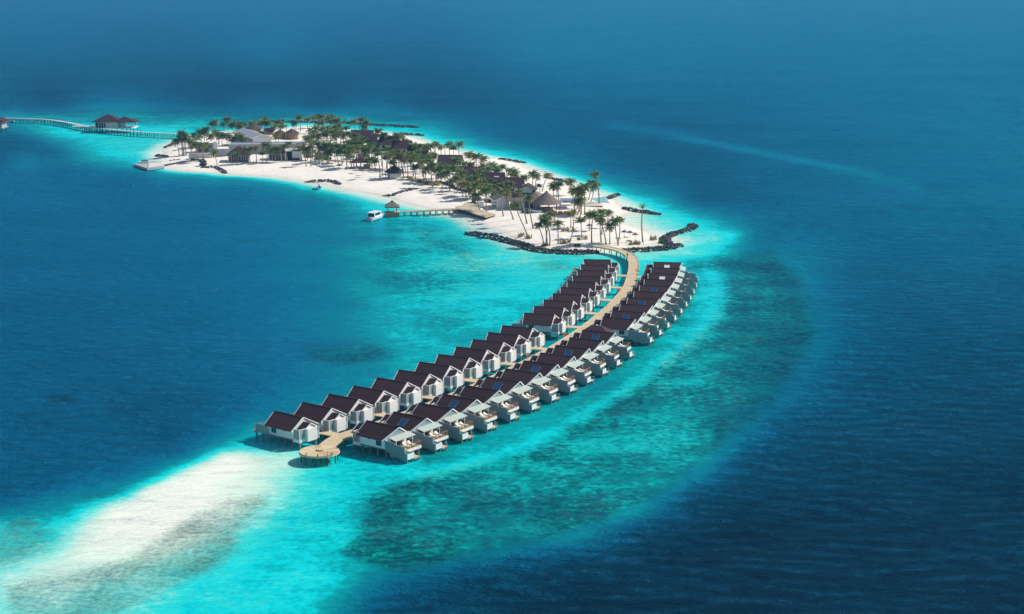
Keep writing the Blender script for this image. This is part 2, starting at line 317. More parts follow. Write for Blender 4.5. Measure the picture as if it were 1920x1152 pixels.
def bathymetry(U, V):
    # smooth (multiquadric) surface through the control values
    C = CTRL[:, :2]*np.array([1, 2.2]); EPS = 900.0
    A = np.sqrt(((C[:, None]-C[None])**2).sum(-1)+EPS)
    n = len(C); K = np.ones((n+1, n+1)); K[n, n] = 0
    K[:n, :n] = -A+np.eye(n)*4.0
    W = np.linalg.solve(K, np.concatenate([CTRL[:, 2], [0]]))
    d = np.zeros(U.shape)
    for i in range(0, len(U), 20000):
        r = np.sqrt((U[i:i+20000, None]-C[:, 0])**2+(2.2*V[i:i+20000, None]-C[:, 1])**2+EPS)
        d[i:i+20000] = -(r@W[:n])+W[n]
    d = np.clip(d, 0, 1.15)
    for pts, val, hw, st in STROKES:
        dd = np.full(U.shape, 1e9)
        for (ax, ay), (bx, by) in zip(pts, pts[1:]):
            ex, ey = bx-ax, 2*(by-ay); wx, wy = U-ax, 2*(V-ay)
            t = np.clip((wx*ex+wy*ey)/(ex*ex+ey*ey), 0, 1); dd = np.minimum(dd, np.hypot(wx-ex*t, wy-ey*t))
        k = st*np.exp(-(dd/hw)**2/1.2); d = d*(1-k)+val*k
    c = np.zeros(U.shape)
    for poly, den, soft in CORAL: c = c + den*softpoly(U, V, poly, soft)
    o = np.zeros(U.shape)
    for poly, den, soft in OLIVE: o = np.maximum(o, den*softpoly(U, V, poly, soft))
    calm = softpoly(U, V, [(-400,320),(330,330),(640,350),(860,425),(1080,480),(480,820),(240,915),(-400,960)], 60)
    return d, np.clip(c, 0, 1), o, calm
th = np.concatenate([np.linspace(-math.pi, -.37, 40)[:-1], np.linspace(-.37, .37, 470), np.linspace(.37, math.pi, 40)[1:-1]])
rows = np.arange(1190, -70, -3.0)
rr = np.array([at(960, y).y for y in rows])
rr = np.concatenate([np.linspace(4, rr[0], 14)[:-1], rr, [rr[-1]*1.15, rr[-1]*1.35, rr[-1]*1.6]])
RR, TT = np.meshgrid(rr, th, indexing='ij')
SX, SY = RR*np.sin(TT), RR*np.cos(TT)
front = np.maximum(SY, 60)
U, V = project(SX.ravel(), front.ravel(), np.zeros(SX.size))
U = np.clip(U, -250, 2170); V = np.clip(V, -60, 1250)
dep, coral, olive, calm = bathymetry(U, V)
sd = poly_sdf(SX.ravel(), SY.ravel(), SHORE)
k = np.clip(-sd/13, 0, 1); k = k*k*(3-2*k)
dep = np.where(sd > -13, .03+(dep-.03)*k, dep)
coral = coral*np.clip((-sd-3)/10, 0, 1)
nr, nth = RR.shape
idx = np.arange(nr*nth).reshape(nr, nth)
nxt = np.roll(idx, -1, 1)
q = np.stack([idx[:-1], idx[1:], nxt[1:], nxt[:-1]], -1).reshape(-1, 4)
me = bpy.data.meshes.new('sea')
me.from_pydata(np.stack([SX.ravel(), SY.ravel(), np.zeros(SX.size)], 1).tolist(), [], q[:, ::-1].tolist())
for nm, arr in (('depth', dep), ('coral', coral), ('olive', olive), ('calm', calm)):
    a = me.attributes.new(nm, 'FLOAT', 'POINT'); a.data.foreach_set('value', arr.astype(np.float32))
bmf = me.polygons[5].normal
if bmf.z < 0: me.flip_normals()

def srgb(*c):
    return tuple(((v/255)/12.92 if v/255 <= .04045 else ((v/255+.055)/1.055)**2.4) for v in c)
GAIN = 1.08
def sea_mat():
    m = bpy.data.materials.new('lagoon_water'); m.use_nodes = True
    nt = m.node_tree; N = nt.nodes.new; L = nt.links.new
    b = nt.nodes["Principled BSDF"]
    g = N("ShaderNodeNewGeometry")
    def attr(n):
        a = N("ShaderNodeAttribute"); a.attribute_name = n; return a.outputs["Fac"]
    def noise(scale, detail=6, rough=.55, stretch=(1, 1, 1), rot=0, dist=0):
        mp = N("ShaderNodeMapping"); mp.inputs["Scale"].default_value = stretch; mp.inputs["Rotation"].default_value = (0, 0, rot)
        L(g.outputs["Position"], mp.inputs["Vector"])
        n = N("ShaderNodeTexNoise"); n.inputs["Scale"].default_value = scale; n.inputs["Detail"].default_value = detail; n.inputs["Roughness"].default_value = rough
        n.inputs["Distortion"].default_value = dist
        L(mp.outputs[0], n.inputs["Vector"]); return n.outputs["Fac"]
    def math_(op, a, b_=None, c=None, clamp=False):
        n = N("ShaderNodeMath"); n.operation = op; n.use_clamp = clamp
        for i, v in enumerate((a, b_, c)):
            if v is None: continue
            if isinstance(v, (int, float)): n.inputs[i].default_value = v
            else: L(v, n.inputs[i])
        return n.outputs[0]
    def rng_(x, a, b_, c, d):
        n = N("ShaderNodeMapRange"); L(x, n.inputs[0])
        for i, v in enumerate((a, b_, c, d)): n.inputs[i+1].default_value = v
        return n.outputs[0]
    dep = attr('depth'); cor = attr('coral'); oli = attr('olive')
    big = noise(.035, 6, .6); mid = noise(.16, 6, .62); fine = noise(.55, 4, .6)
    # uneven bottom: strongest at middling depth
    env = rng_(dep, .05, .26, .12, 1.0)
    env2 = rng_(dep, .62, .95, 1.0, .3)
    amp = math_('MULTIPLY', math_('MULTIPLY', env, env2), math_('ADD', .6, math_('MULTIPLY', cor, .8)))
    t = math_('MULTIPLY', math_('SUBTRACT', big, .5), .52)
    t = math_('ADD', t, math_('MULTIPLY', math_('SUBTRACT', mid, .5), .34))
    t = math_('ADD', t, math_('MULTIPLY', math_('SUBTRACT', fine, .5), .42))
    d2 = math_('MULTIPLY_ADD', t, amp, dep)
    r = N("ShaderNodeValToRGB"); cr = r.color_ramp
    stops = [(0, (234, 236, 220)), (.06, (204, 228, 208)), (.12, (140, 222, 206)), (.2, (52, 208, 198)), (.29, (0, 200, 202)), (.38, (0, 152, 153)), (.5, (0, 118, 130)),
             (.62, (0, 106, 127)), (.75, (0, 92, 124)), (.88, (0, 80, 112)), (1.0, (0, 22, 42))]
    scale = 1.15
    while len(cr.elements) < len(stops): cr.elements.new(.5)
    for e, (p, c) in zip(cr.elements, stops):
        e.position = min(1, p/1.15 if p < 1 else 1.0); e.color = (*[v*GAIN for v in srgb(*c)], 1)
    L(math_('DIVIDE', d2, 1.15, clamp=True), r.inputs["Fac"])
    # coral heads and weed
    def mix(fac, c1, c2):
        n = N("ShaderNodeMix"); n.data_type = 'RGBA'; L(fac, n.inputs[0])
        for s, v in ((n.inputs[6], c1), (n.inputs[7], c2)):
            if isinstance(v, tuple): s.default_value = (*v, 1)
            else: L(v, s)
        return n.outputs[2]
    cn = math_('ADD', math_('MULTIPLY', noise(.05, 3, .5), .5), math_('MULTIPLY', noise(.50, 8, .74, dist=.3), 1.05))
    th_ = math_('SUBTRACT', .93, math_('MULTIPLY', cor, .26))
    cm = math_('MULTIPLY', math_('SUBTRACT', cn, th_), 10.0, clamp=True)
    cm = math_('MULTIPLY', cm, math_('MULTIPLY', cor, 3, clamp=True), clamp=True)
    reef = N("ShaderNodeVectorMath"); reef.operation = 'MULTIPLY'; L(r.outputs["Color"], reef.inputs[0]); reef.inputs[1].default_value = (.5, .62, .56)
    rb = mix(math_('MULTIPLY', cor, 1.4, clamp=True), r.outputs["Color"], reef.outputs[0])
    dark = N("ShaderNodeVectorMath"); dark.operation = 'MULTIPLY'; L(rb, dark.inputs[0]); dark.inputs[1].default_value = (.5, .34, .36)
    brownish = mix(rng_(noise(.09, 3), .50, .66, 0, .5), dark.outputs[0], srgb(42, 84, 88))
    base = mix(math_('MULTIPLY', cm, .85), rb, brownish)
    # scattered single coral heads on the pale bottom
    vo = N("ShaderNodeTexVoronoi"); vo.inputs["Scale"].default_value = .11; L(g.outputs["Position"], vo.inputs["Vector"])
    head = math_('MULTIPLY', math_('SUBTRACT', math_('ADD', .105, math_('MULTIPLY', math_('SUBTRACT', fine, .5), .25)), vo.outputs["Distance"]), 14, clamp=True)
    gate = math_('MULTIPLY', rng_(dep, .2, .27, 0, 1), rng_(dep, .34, .42, 1, 0))
    gate = math_('MULTIPLY', gate, math_('MULTIPLY', math_('SUBTRACT', noise(.02, 2), .5), 12, clamp=True))
    base = mix(math_('MULTIPLY', math_('MULTIPLY', head, gate), .6), base, srgb(0, 92, 100))
    # weed on the sand flat
    on_ = math_('ADD', math_('MULTIPLY', noise(.07, 4), .45), math_('MULTIPLY', noise(.8, 8, .75), .85))
    om = math_('MULTIPLY', math_('SUBTRACT', on_, math_('SUBTRACT', .84, math_('MULTIPLY', oli, .46))), 2.9, clamp=True)
    om = math_('MULTIPLY', om, math_('MULTIPLY', oli, 3, clamp=True), clamp=True)
    weed = mix(rng_(noise(.05, 3), .4, .6, 0, 1), srgb(92, 98, 70), srgb(56, 106, 88))
    base = mix(math_('MULTIPLY', om, .88), base, weed)
    # refracted ripple light painted into the bottom colour
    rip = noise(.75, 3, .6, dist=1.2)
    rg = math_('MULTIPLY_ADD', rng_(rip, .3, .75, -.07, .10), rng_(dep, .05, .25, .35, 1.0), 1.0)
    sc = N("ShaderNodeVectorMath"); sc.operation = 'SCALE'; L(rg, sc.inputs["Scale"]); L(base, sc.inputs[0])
    # waves: wind sea running across the open water, calmer in the lagoon
    w1 = noise(.23, 6, .66, (.7, 1.15, 1), R(14), .5); w2 = noise(1.1, 3, .6, (.7, 1.2, 1), R(-8), .3); w3 = noise(.05, 3, .5, (.6, 1.3, 1), R(15))
    h = math_('ADD', math_('MULTIPLY', w1, 2.6), math_('MULTIPLY', w2, .35))
    h = math_('ADD', h, math_('MULTIPLY', w3, 3.6))
    wind = noise(.010, 11, .72, (.55, 1.3, 1), R(9))
    amp2 = math_('MULTIPLY', rng_(dep, .3, .9, .25, 1.0), rng_(attr('calm'), 0, 1, 1.0, .4))
    bp = N("ShaderNodeBump"); bp.inputs["Distance"].default_value = 1.0
    L(h, bp.inputs["Height"]); L(math_('MULTIPLY', amp2, WAVE), bp.inputs["Strength"])
    nt.nodes.remove(b)
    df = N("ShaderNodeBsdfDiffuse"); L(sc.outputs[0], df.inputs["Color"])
    # light coming up from the water hardly follows the wave slopes; the mirror reflection does
    b2 = N("ShaderNodeBump"); b2.inputs["Distance"].default_value = 1.0; L(h, b2.inputs["Height"])
    L(math_('MULTIPLY', math_('MULTIPLY', rng_(dep, .45, .9, .03, 1.0), rng_(attr('calm'), 0, 1, 1.0, .45)), 2.0), b2.inputs["Strength"]); L(b2.outputs["Normal"], df.inputs["Normal"])
    gl = N("ShaderNodeBsdfGlossy"); gl.inputs["Roughness"].default_value = .16; gl.inputs["Color"].default_value = (.07, .56, 1, 1); L(bp.outputs["Normal"], gl.inputs["Normal"])
    fr = N("ShaderNodeFresnel"); fr.inputs["IOR"].default_value = 1.33; L(bp.outputs["Normal"], fr.inputs["Normal"])
    # a ruffled sea never reflects like a flat mirror: the facing slopes cap the reflection
    fac = math_('MULTIPLY', math_('MINIMUM', math_('MULTIPLY', fr.outputs[0], SPEC), SPECMAX), rng_(wind, .32, .68, .45, 1.65))
    mx = N("ShaderNodeMixShader"); L(fac, mx.inputs[0]); L(df.outputs[0], mx.inputs[1]); L(gl.outputs[0], mx.inputs[2])
    L(mx.outputs[0], nt.nodes["Material Output"].inputs["Surface"])
    return m
SPEC, SPECMAX, WAVE = .95, .62, 3.2
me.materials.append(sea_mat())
sea = link('sea', me); sea['kind'] = 'structure'

# ---------------------------------------------------------------- overwater villas
ZR, HW, ZE = 6.1, 4.0, 3.98    # ridge height, roof half width, eave height
ROOF_X = {True: (-4.3, 4.75, -4.0, 3.5), False: (-4.15, 4.5, -4.6, 3.6)}     # ridge from-to, eave from-to: the ridge sits a little towards the sea
BODY_X = {True: (-3.25, 3.8), False: (-4.2, 2.95)}
def villa_parts(ocean):
    """list of (part name, mesh, [(sub-part, mesh)]) ; local +x = sea end, +y = the side that faces the round platform"""
    f = ocean; out = []
    RJ, RS, EJ, ES = ROOF_X[ocean]; B0, T0 = BODY_X[ocean]
    def P(name, mb, m, subs=()): out.append((name, mb.mesh(name, M[m], flip=f), [(n, s.mesh(n, M[mm], flip=f)) for n, s, mm in subs]))
    w = MB(); w.prism([(-3.3,2.06),(3.3,2.06),(3.3,4.05),(0,5.9),(-3.3,4.05)], B0, T0, 0)
    P('wall', w, 'white_board')
    r = MB()
    for s in (1, -1):
        q = [(RJ,0,ZR),(RS,0,ZR),(ES,s*HW,ZE),(EJ,s*HW,ZE)]
        r.add(q+[(x,y,z-.13) for x,y,z in q], [(0,1,2,3),(7,6,5,4),(0,4,5,1),(1,5,6,2),(2,6,7,3),(3,7,4,0)])
    r.box(RJ, RS, -.14, .14, ZR-.03, ZR+.05)
    P('roof', r, 'roof')
    for xr, xq, near in ((RS+.06, ES+.06, ocean), (RJ-.06, EJ-.06, not ocean)):
        b = MB(); dz = .02 if near else -.13
        for s in (1, -1): b.beam((xr, s*.02, ZR+dz), (xq, s*(HW+.06), ZE-.07+dz), .14, .22)
        P('gable_trim', b, 'white')
    b = MB(); b.prism([(-3.0,4.2),(3.0,4.2),(0,5.8)], T0+.005, T0+.08, 0); P('gable_panel', b, 'white')
    fl = MB().box(B0-.05, T0+.05, -3.35, 3.35, 1.8, 2.04); P('floor_slab', fl, 'stilt')
    # window on the long side
    wx = T0-2.6 if ocean else T0-2.3
    wf = MB()
    for x0_, x1_, z0_, z1_ in ((0,1.5,2.45,2.55),(0,1.5,3.5,3.6),(0,.1,2.55,3.5),(1.4,1.5,2.55,3.5),(.71,.79,2.55,3.5)): wf.box(wx+x0_, wx+x1_, 3.302, 3.37, z0_, z1_)
    P('window', wf, 'metal', [('pane', MB().box(wx+.1, wx+1.4, 3.301, 3.33, 2.55, 3.5), 'glass')])
    P('vent', MB().box(B0+2.3, B0+2.75, 3.302, 3.4, 3.45, 3.62), 'brown')
    P('door', MB().box(B0+.3, B0+1.3, -3.36, -3.302, 2.1, 3.9), 'brown')
    # entrance end: lower roof, outdoor bathroom, white entrance block
    e = MB()
    ER = 3.2 if ocean else 2.2
    for y_, z_ in ((2.6, 3.72), (-1.75, 4.22)): e.prism([(0, 5.25), (y_, z_), (y_, z_-.1), (0, 5.13)], B0-(2.0 if y_ > 2 and not ocean else ER), B0+.3, 0)
    if not ocean: e.prism([(0, 5.25), (1.7, 4.25), (1.7, 4.15), (0, 5.13)], B0-ER, B0-2.0, 0)
    P('entrance_roof', e, 'roof')
    b = MB()
    for s in (1, -1): b.beam((B0-ER-.05, s*.02, 5.25), (B0-ER-.05, s*1.75, 4.22), .1, .2)
    P('entrance_trim', b, 'white')
    X = B0-(3.55 if ocean else 2.7)
    e = MB().box(X, B0-.01, -1.4, 1.5, 1.55, 4.1)
    e.box(X, X+.1, -1.4, 1.5, 4.1, 4.32); e.box(X+.1, X+.6, 1.4, 1.5, 4.1, 4.32); e.box(X+.1, X+.6, -1.4, -1.3, 4.1, 4.32)
    e.prism([(-1.3,4.1),(1.4,4.1),(0,4.98)], B0-ER+.1, B0-ER+.15, 0)
    P('entrance_block', e, 'white', [('door', MB().box(B0-1.9, B0-1.0, -1.46, -1.402, 2.1, 4.05), 'brown')])
    s_ = MB().box(B0-1.75, B0-1.65, -2.0, -1.9, .6, 4.15); s_.box(X+.05, B0-1.65, -2.0, -1.9, 4.15, 4.25); s_.box(X+.05, X+.15, -2.0, -1.9, 1.6, 4.15); s_.box(X+.15, B0-1.75, -1.98, -1.92, 1.6, 3.2)
    P('entrance_screen', s_, 'white')
    A = B0-2.05
    fr = MB()
    for x0_, x1_, y0_, y1_ in ((A,A+.12,3.18,3.3),(A,A+.12,1.6,1.72),(B0-.35,B0-.23,3.18,3.3)): fr.box(x0_, x1_, y0_, y1_, 1.5, 4.3)
    fr.box(A,B0-.23,3.18,3.3,4.3,4.4); fr.box(A,A+.12,1.6,3.18,4.3,4.4); fr.box(A+.12,B0-.01,3.2,3.28,1.5,2.2); fr.box(A+.02,A+.1,1.72,3.18,1.5,2.2); fr.box(A+.1,B0-.01,1.6,3.2,1.7,1.85)
    P('bathroom_frame', fr, 'white', [('slat_panel', MB().box(A+.12,B0-.35,3.21,3.27,2.2,4.3), 'slats'), ('slat_panel', MB().box(A+.03,A+.09,1.72,3.18,2.2,4.3), 'slats_y'),
        ('floor', MB().box(A+.12,B0-.01,1.72,3.2,1.86,1.95), 'dark')])
    # sea end
    g = MB().box(T0+.005, T0+.05, -1.9, 1.7, 2.15, 3.95); P('glass_door', g, 'glass')
    c = MB(); c.prism([(T0+.1,4.34),(T0+2.05,3.86),(T0+2.05,3.78),(T0+.1,4.24)], -4.0, 2.35, 1)
    P('canopy', c, 'canopy')
    for y in (-3.14, 2.06): P('canopy_post', MB().box(T0+1.8,T0+1.92,y-.06,y+.06,2.1,3.82), 'white')
    xe = T0+4.0 if ocean else T0+4.6
    d = MB().box(T0+.01, xe, -3.35, 3.3, 1.88, 2.1); P('terrace_deck', d, 'deck')
    P('deck_fascia', MB().box(xe, xe+.1, -3.4, (1.2 if ocean else 3.3), 1.5, 2.08), 'white')
    pw = MB()
    if ocean: pw.prism([(T0+.05,1.65),(T0+1.3,1.5),(T0+1.4,.8),(T0+6.0,.8),(T0+6.0,2.05),(T0+5.35,2.1),(T0+5.35,3.4),(T0+3.0,3.5),(T0+2.95,3.72),(T0+2.6,3.85),(T0+.05,3.95)], 3.38, 3.5, 1)
    else: pw.prism([(T0+.05,1.8),(T0+3.9,1.8),(T0+3.9,3.7),(T0+.05,3.8)], 3.38, 3.5, 1)
    P('privacy_wall', pw, 'teal_board')
    rl = MB(); ya, yb = -3.3, (.9 if ocean else 3.2)
    n = 8
    for i in range(n): y = ya+(yb-ya)*i/(n-1); rl.box(xe-.12, xe-.05, y-.035, y+.035, 2.1, 3.05)
    rl.box(xe-.14, xe-.02, ya-.05, yb+.05, 3.05, 3.13); rl.box(xe-.1, xe-.06, ya, yb, 2.25, 2.32)
    P('railing', rl, 'brown')
    rl = MB()
    for i in range(6): x = T0+2.1+(xe-.3-T0-2.1)*i/5; rl.box(x-.035, x+.035, -3.33, -3.26, 2.1, 3.05)
    rl.box(T0+2.0, xe-.2, -3.35, -3.24, 3.05, 3.13); rl.box(T0+2.0, xe-.2, -3.32, -3.27, 2.25, 2.32)
    P('railing', rl, 'brown')
    if ocean:
        p0, p1 = xe+.02, T0+6.05
        t = MB().box(p0, p1, 1.3, 3.36, .85, 1.75)
        t.box(p1-.1, p1, 1.3, 3.36, 1.75, 2.0); t.box(p0+.1, p1-.1, 1.3, 1.4, 1.75, 2.0)
        P('plunge_pool', t, 'white', [('pool_water', MB().box(p0+.1, p1-.1, 1.4, 3.36, 1.751, 1.86), 'poolwater')])
        st = MB()
        for i in range(4): st.box(xe+.12+i*.25, xe+.37+i*.25, -.35, .95, 1.65-i*.27, 1.75-i*.27)
        st.box(xe+1.1, T0+6.2, -.5, 1.1, .62, .82); P('landing', st, 'tanplain')
        la = MB(); xl = T0+6.24
        for y in (-.25, .25): la.beam((xl, y, -.3), (xl, y, 1.6), .07); la.beam((xl, y, 1.6), (xl-.33, y, 1.75), .07)
        for z in (.0, .3, .6): la.box(xl-.03, xl+.03, -.25, .25, z, z+.05)
        P('ladder', la, 'metal')
    else:
        st = MB()
        for i in range(5): st.box(xe+.12+i*.25, xe+.37+i*.25, -2.6, -1.4, 1.6-i*.27, 1.7-i*.27)
        P('steps', st, 'tanplain')
    posts = [(B0+.3+k*(T0-B0-.5)/3, y, 1.8) for k in range(4) for y in (2.95, -2.95)] + [(B0-1.9, 3.1, 1.5), (B0-2.3, -1.2, 1.55), (T0+3.6, -3.0, 1.88)]
    posts += [(T0+2.1, 3.2, .8), (T0+5.7, 3.15, .85), (T0+5.7, 1.5, .85), (T0+5.8, -.3, .62)] if ocean else [(T0+4.1, 3.0, 1.88), (T0+2.0, 3.1, 1.88)]
    for x, y, z in posts: P('stilt', MB().box(x-.15, x+.15, y-.15, y+.15, -2.5, z), 'stilt')
    return out

sp_mesh = MB().add([(-.75,1.42,5.41),(.95,1.42,5.41),(.95,3.25,4.44),(-.75,3.25,4.44),(-.75,1.42,5.51),(.95,1.42,5.51),(.95,3.25,4.54),(-.75,3.25,4.54)],
                   [(0,3,2,1),(4,5,6,7),(0,1,5,4),(1,2,6,5),(2,3,7,6),(3,0,4,7)])
fr_mb = MB()
for a, b_ in (((-.8,1.38,5.5),(1.0,1.38,5.5)), ((1.0,1.38,5.5),(1.0,3.3,4.49)), ((1.0,3.3,4.49),(-.8,3.3,4.49)), ((-.8,3.3,4.49),(-.8,1.38,5.5))): fr_mb.beam(a, b_, .08, .1)
SOLAR = sp_mesh.mesh('solar_panel', M['solar'], flip=True); SOLAR_GLARE = sp_mesh.mesh('skylight', M['frost_and_glare'], flip=True); SOLARF = fr_mb.mesh('panel_frame', M['metal'], flip=True)  # the pale copy paints white glare onto the far solar panels
PROTO = {o: villa_parts(o) for o in (True, False)}
def make_villa(name, ocean, loc, rot, label, group, panel=None):
    t = thing(name, label, 'villa', loc, rot, group)
    for n, me_, subs in PROTO[ocean]:
        p = link(n, me_, t)
        for sn, sm in subs: link(sn, sm, p)
    if panel:
        p = link('solar_panel', SOLAR if panel == 'blue' else SOLAR_GLARE, t)
        link('panel_frame', SOLARF, p)
    return t

z1 = lambda x, y: (460+x/4.8, 700+y/4.8)
z2 = lambda x, y: (780+x/4.1739, 580+y/4.1739)
z3 = lambda x, y: (960+x/5.0526, 450+y/5.0526)
L1 = [(568.3,782.9),(622.9,766.3),(672,750),(719.4,732.9),(764.6,717.7),(806.4,701.7),(843.5,687.8),(879.4,671.5),(913,657),(944.8,642.8),(972.9,629.1),(998.5,615.9)]
L2 = [z3(*p) for p in [(402,712),(495,648),(580,585),(660,522),(735,462),(795,408),(842,350),(882,295),(908,240),(935,190)]]
R1 = [(748.5,802.5),(799.8,784.2),(848.3,768),(894.5,749.6),(935.2,732.9),(976,716.6),(1011.2,699.8),(1044.7,684.2),(1076.6,669),(1104.6,653.8),(1131,639.9),(1153.7,624.3)]
R2 = [z3(*p) for p in [(1168,755),(1258,688),(1330,625),(1395,562),(1455,500),(1503,440),(1543,381),(1574,326),(1597,271),(1612,216)]]
def smooth_row(pts):
    w = np.array([at(x, y, ZR)[:2] for x, y in pts]); n = np.arange(len(w))
    return np.stack([np.polyval(np.polyfit(n, w[:, i], 4), n) for i in (0, 1)], 1), np.stack([np.polyval(np.polyder(np.polyfit(n, w[:, i], 3)), n) for i in (0, 1)], 1)
VILLAS = []   # (row, number, centre, direction to sea, side direction)
def row(pts, ocean, start):
    g, tan = smooth_row(pts)
    for i, (p, t) in enumerate(zip(g, tan)):
        t = Vector((t[0], t[1])).normalized()          # away from the round platform
        sea = Vector((t.y, -t.x)) if ocean else Vector((-t.y, t.x))
        p = Vector((p[0], p[1]))
        c = p - sea*ROOF_X[True][1] if ocean else p - sea*ROOF_X[False][0]    # the measured gable is the sea end (ocean row) or the jetty end (lagoon row)
        VILLAS.append((ocean, start+i, c, sea, t))
row(L1, False, 1); row(L2, False, 13); row(R1, True, 1); row(R2, True, 13)
LG = {}
for ocean, n, c, sea, t in VILLAS:
    rowname = 'right-hand ocean row' if ocean else 'left-hand lagoon row'
    panel = None
    if ocean and n % 2 == 0: panel = 'white' if n in (20, 22) else 'blue'
    where = (f'{ORD[n]} from the round platform' if n <= 12 else f'{ORD[n-12]} beyond the gap')
    if n == 1: where = 'nearest the round platform'
    if n == 22: where = 'last before the island'
    extra = {'blue': 'blue solar panel, ', 'white': 'solar panel with painted white glare, ', None: ''}[panel]
    lab = f'dark-roofed stilt villa, {extra}{where}, {rowname}'
    make_villa('water_villa', ocean, (c.x, c.y, 0), math.atan2(sea.y, sea.x), lab, 'ocean row villas' if ocean else 'lagoon row villas', panel)
    LG[(ocean, n)] = (c, sea, t)

# loungers on the ocean terraces
lg = MB().box(-1.0, .35, -.32, .32, .28, .38); lg.prism([(.35,.28),(1.0,.72),(1.0,.82),(.35,.38)], -.32, .32, 1)
for x in (-.85, .3):
    for y in (-.27, .27): lg.box(x-.03, x+.03, y-.03, y+.03, 0, .28)
LOUNGE = lg.mesh('sun_lounger', M['white'])
for (ocean, n), (c, sea, t) in LG.items():
    if not ocean: continue
    for k, off in enumerate((-.5, -2.0)):
        p = c + sea*6.3 + t*(-off)*1.0
        wh = (f'{ORD[n]} ocean-row villa' if n <= 12 else f'{ORD[n-12]} ocean-row villa beyond the gap')
        thing('sun_lounger', f'white sun lounger {"near the plunge pool" if k == 0 else "by the side railing"} of the {wh}', 'sun lounger', (p.x, p.y, 2.1),
              math.atan2(-sea.y, -sea.x)+.15+random.uniform(-.3, .3), 'loungers on the ocean terraces', LOUNGE)

# ---------------------------------------------------------------- the curving jetty between the rows
JZ = 2.1
mid = []
for n in range(1, 23):
    cl, sl, tl = LG[(False, n)]; cr_, sr, tr = LG[(True, n)]
    mid.append((cl - sl*7.75 + cr_ - sr*7.75)/2 - sl*.8)
tail = [at(*z3(*p), JZ).to_2d() for p in [(1148,300),(1152,220),(1120,150),(1020,100),(920,76),(840,63),(760,52)]]
PLAT = at(598.8, 845.5, 2.25)
pts = [PLAT.to_2d()+(mid[0]-PLAT.to_2d()).normalized()*2.5] + mid[:20] + tail
def resample(pts, step):
    # Catmull-Rom through the points, then even spacing
    P_ = [2*pts[0]-pts[1]] + list(pts) + [2*pts[-1]-pts[-2]]; c = []
    for i in range(1, len(P_)-2):
        for k in range(12):
            u = k/12; a, b_, c_, d = P_[i-1], P_[i], P_[i+1], P_[i+2]
            c.append(.5*((2*b_)+(c_-a)*u+(2*a-5*b_+4*c_-d)*u*u+(3*b_-a-3*c_+d)*u**3))
    c.append(P_[-2]); out = [c[0]]; acc = 0
    for a, b_ in zip(c, c[1:]):
        l = (b_-a).length
        while acc + l >= step:
            a = a + (b_-a)*((step-acc)/l); l = (b_-a).length; out.append(a); acc = 0
        acc += l
    return out
def ribbon(path, w, z0, z1, mb=None):
    mb = mb or MB(); vs = []
    for i, p in enumerate(path):
        d = (path[min(i+1, len(path)-1)] - path[max(i-1, 0)]).normalized(); nrm = Vector((-d.y, d.x))
        for s, z in ((1, z0), (-1, z0), (-1, z1), (1, z1)):
            q_ = p + nrm*w/2*s; vs.append((q_.x, q_.y, z))
    fs = []
    for i in range(len(path)-1):
        a = 4*i
        for k in range(4): fs.append((a+k, a+(k+1) % 4, a+4+(k+1) % 4, a+4+k))
    fs += [(0, 1, 2, 3), tuple(4*(len(path)-1)+k for k in (3, 2, 1, 0))]
    return mb.add(vs, fs)
def side(path, off):
    o = []
    for i, p in enumerate(path):
        d = (path[min(i+1, len(path)-1)] - path[max(i-1, 0)]).normalized(); o.append(p + Vector((-d.y, d.x))*off)
    return o
path = resample([Vector(p) for p in pts], 1.2)
jet = thing('jetty', 'long curving tan boardwalk running between the two rows of stilt villas', 'jetty')
def board_mat():
    m = M['tanplain'].copy(); m.name = 'boardwalk'; nt = m.node_tree; b = nt.nodes["Principled BSDF"]
    a = nt.nodes.new("ShaderNodeAttribute"); a.attribute_name = 'run'
    w = nt.nodes.new("ShaderNodeMath"); w.operation = 'FRACT'; mu = nt.nodes.new("ShaderNodeMath"); mu.operation = 'MULTIPLY'; mu.inputs[1].default_value = 2.2
    nt.links.new(a.outputs["Fac"], mu.inputs[0]); nt.links.new(mu.outputs[0], w.inputs[0])
    fl = nt.nodes.new("ShaderNodeMath"); fl.operation = 'FLOOR'; nt.links.new(mu.outputs[0], fl.inputs[0])
    wn = nt.nodes.new("ShaderNodeTexWhiteNoise"); wn.noise_dimensions = '1D'; nt.links.new(fl.outputs[0], wn.inputs["W"])
    mr = nt.nodes.new("ShaderNodeMapRange"); mr.inputs[1].default_value = 0; mr.inputs[2].default_value = .2; mr.inputs[3].default_value = .6; mr.inputs[4].default_value = 1; nt.links.new(w.outputs[0], mr.inputs[0])
    m2 = nt.nodes.new("ShaderNodeMath"); m2.operation = 'MULTIPLY_ADD'; m2.inputs[1].default_value = .22; m2.inputs[2].default_value = .86; nt.links.new(wn.outputs["Value"], m2.inputs[0])
    m3 = nt.nodes.new("ShaderNodeMath"); m3.operation = 'MULTIPLY'; nt.links.new(m2.outputs[0], m3.inputs[0]); nt.links.new(mr.outputs[0], m3.inputs[1])
    v = nt.nodes.new("ShaderNodeVectorMath"); v.operation = 'SCALE'; old = b.inputs["Base Color"].links[0].from_socket
    nt.links.new(old, v.inputs[0]); nt.links.new(m3.outputs[0], v.inputs["Scale"]); nt.links.new(v.outputs[0], b.inputs["Base Color"])
    return m
M['board'] = board_mat()
def add_run(me_, n):
    a = me_.attributes.new('run', 'FLOAT', 'POINT'); a.data.foreach_set('value', np.repeat(np.arange(n)*1.2, 4).astype(np.float32))
dk = ribbon(path, 3.1, JZ-.22, JZ).mesh('deck', M['board']); add_run(dk, len(path)); link('deck', dk, jet)
part('edge_beam', ribbon(side(path, 1.62), .14, JZ-.3, JZ+.12), M['tanplain'], jet)
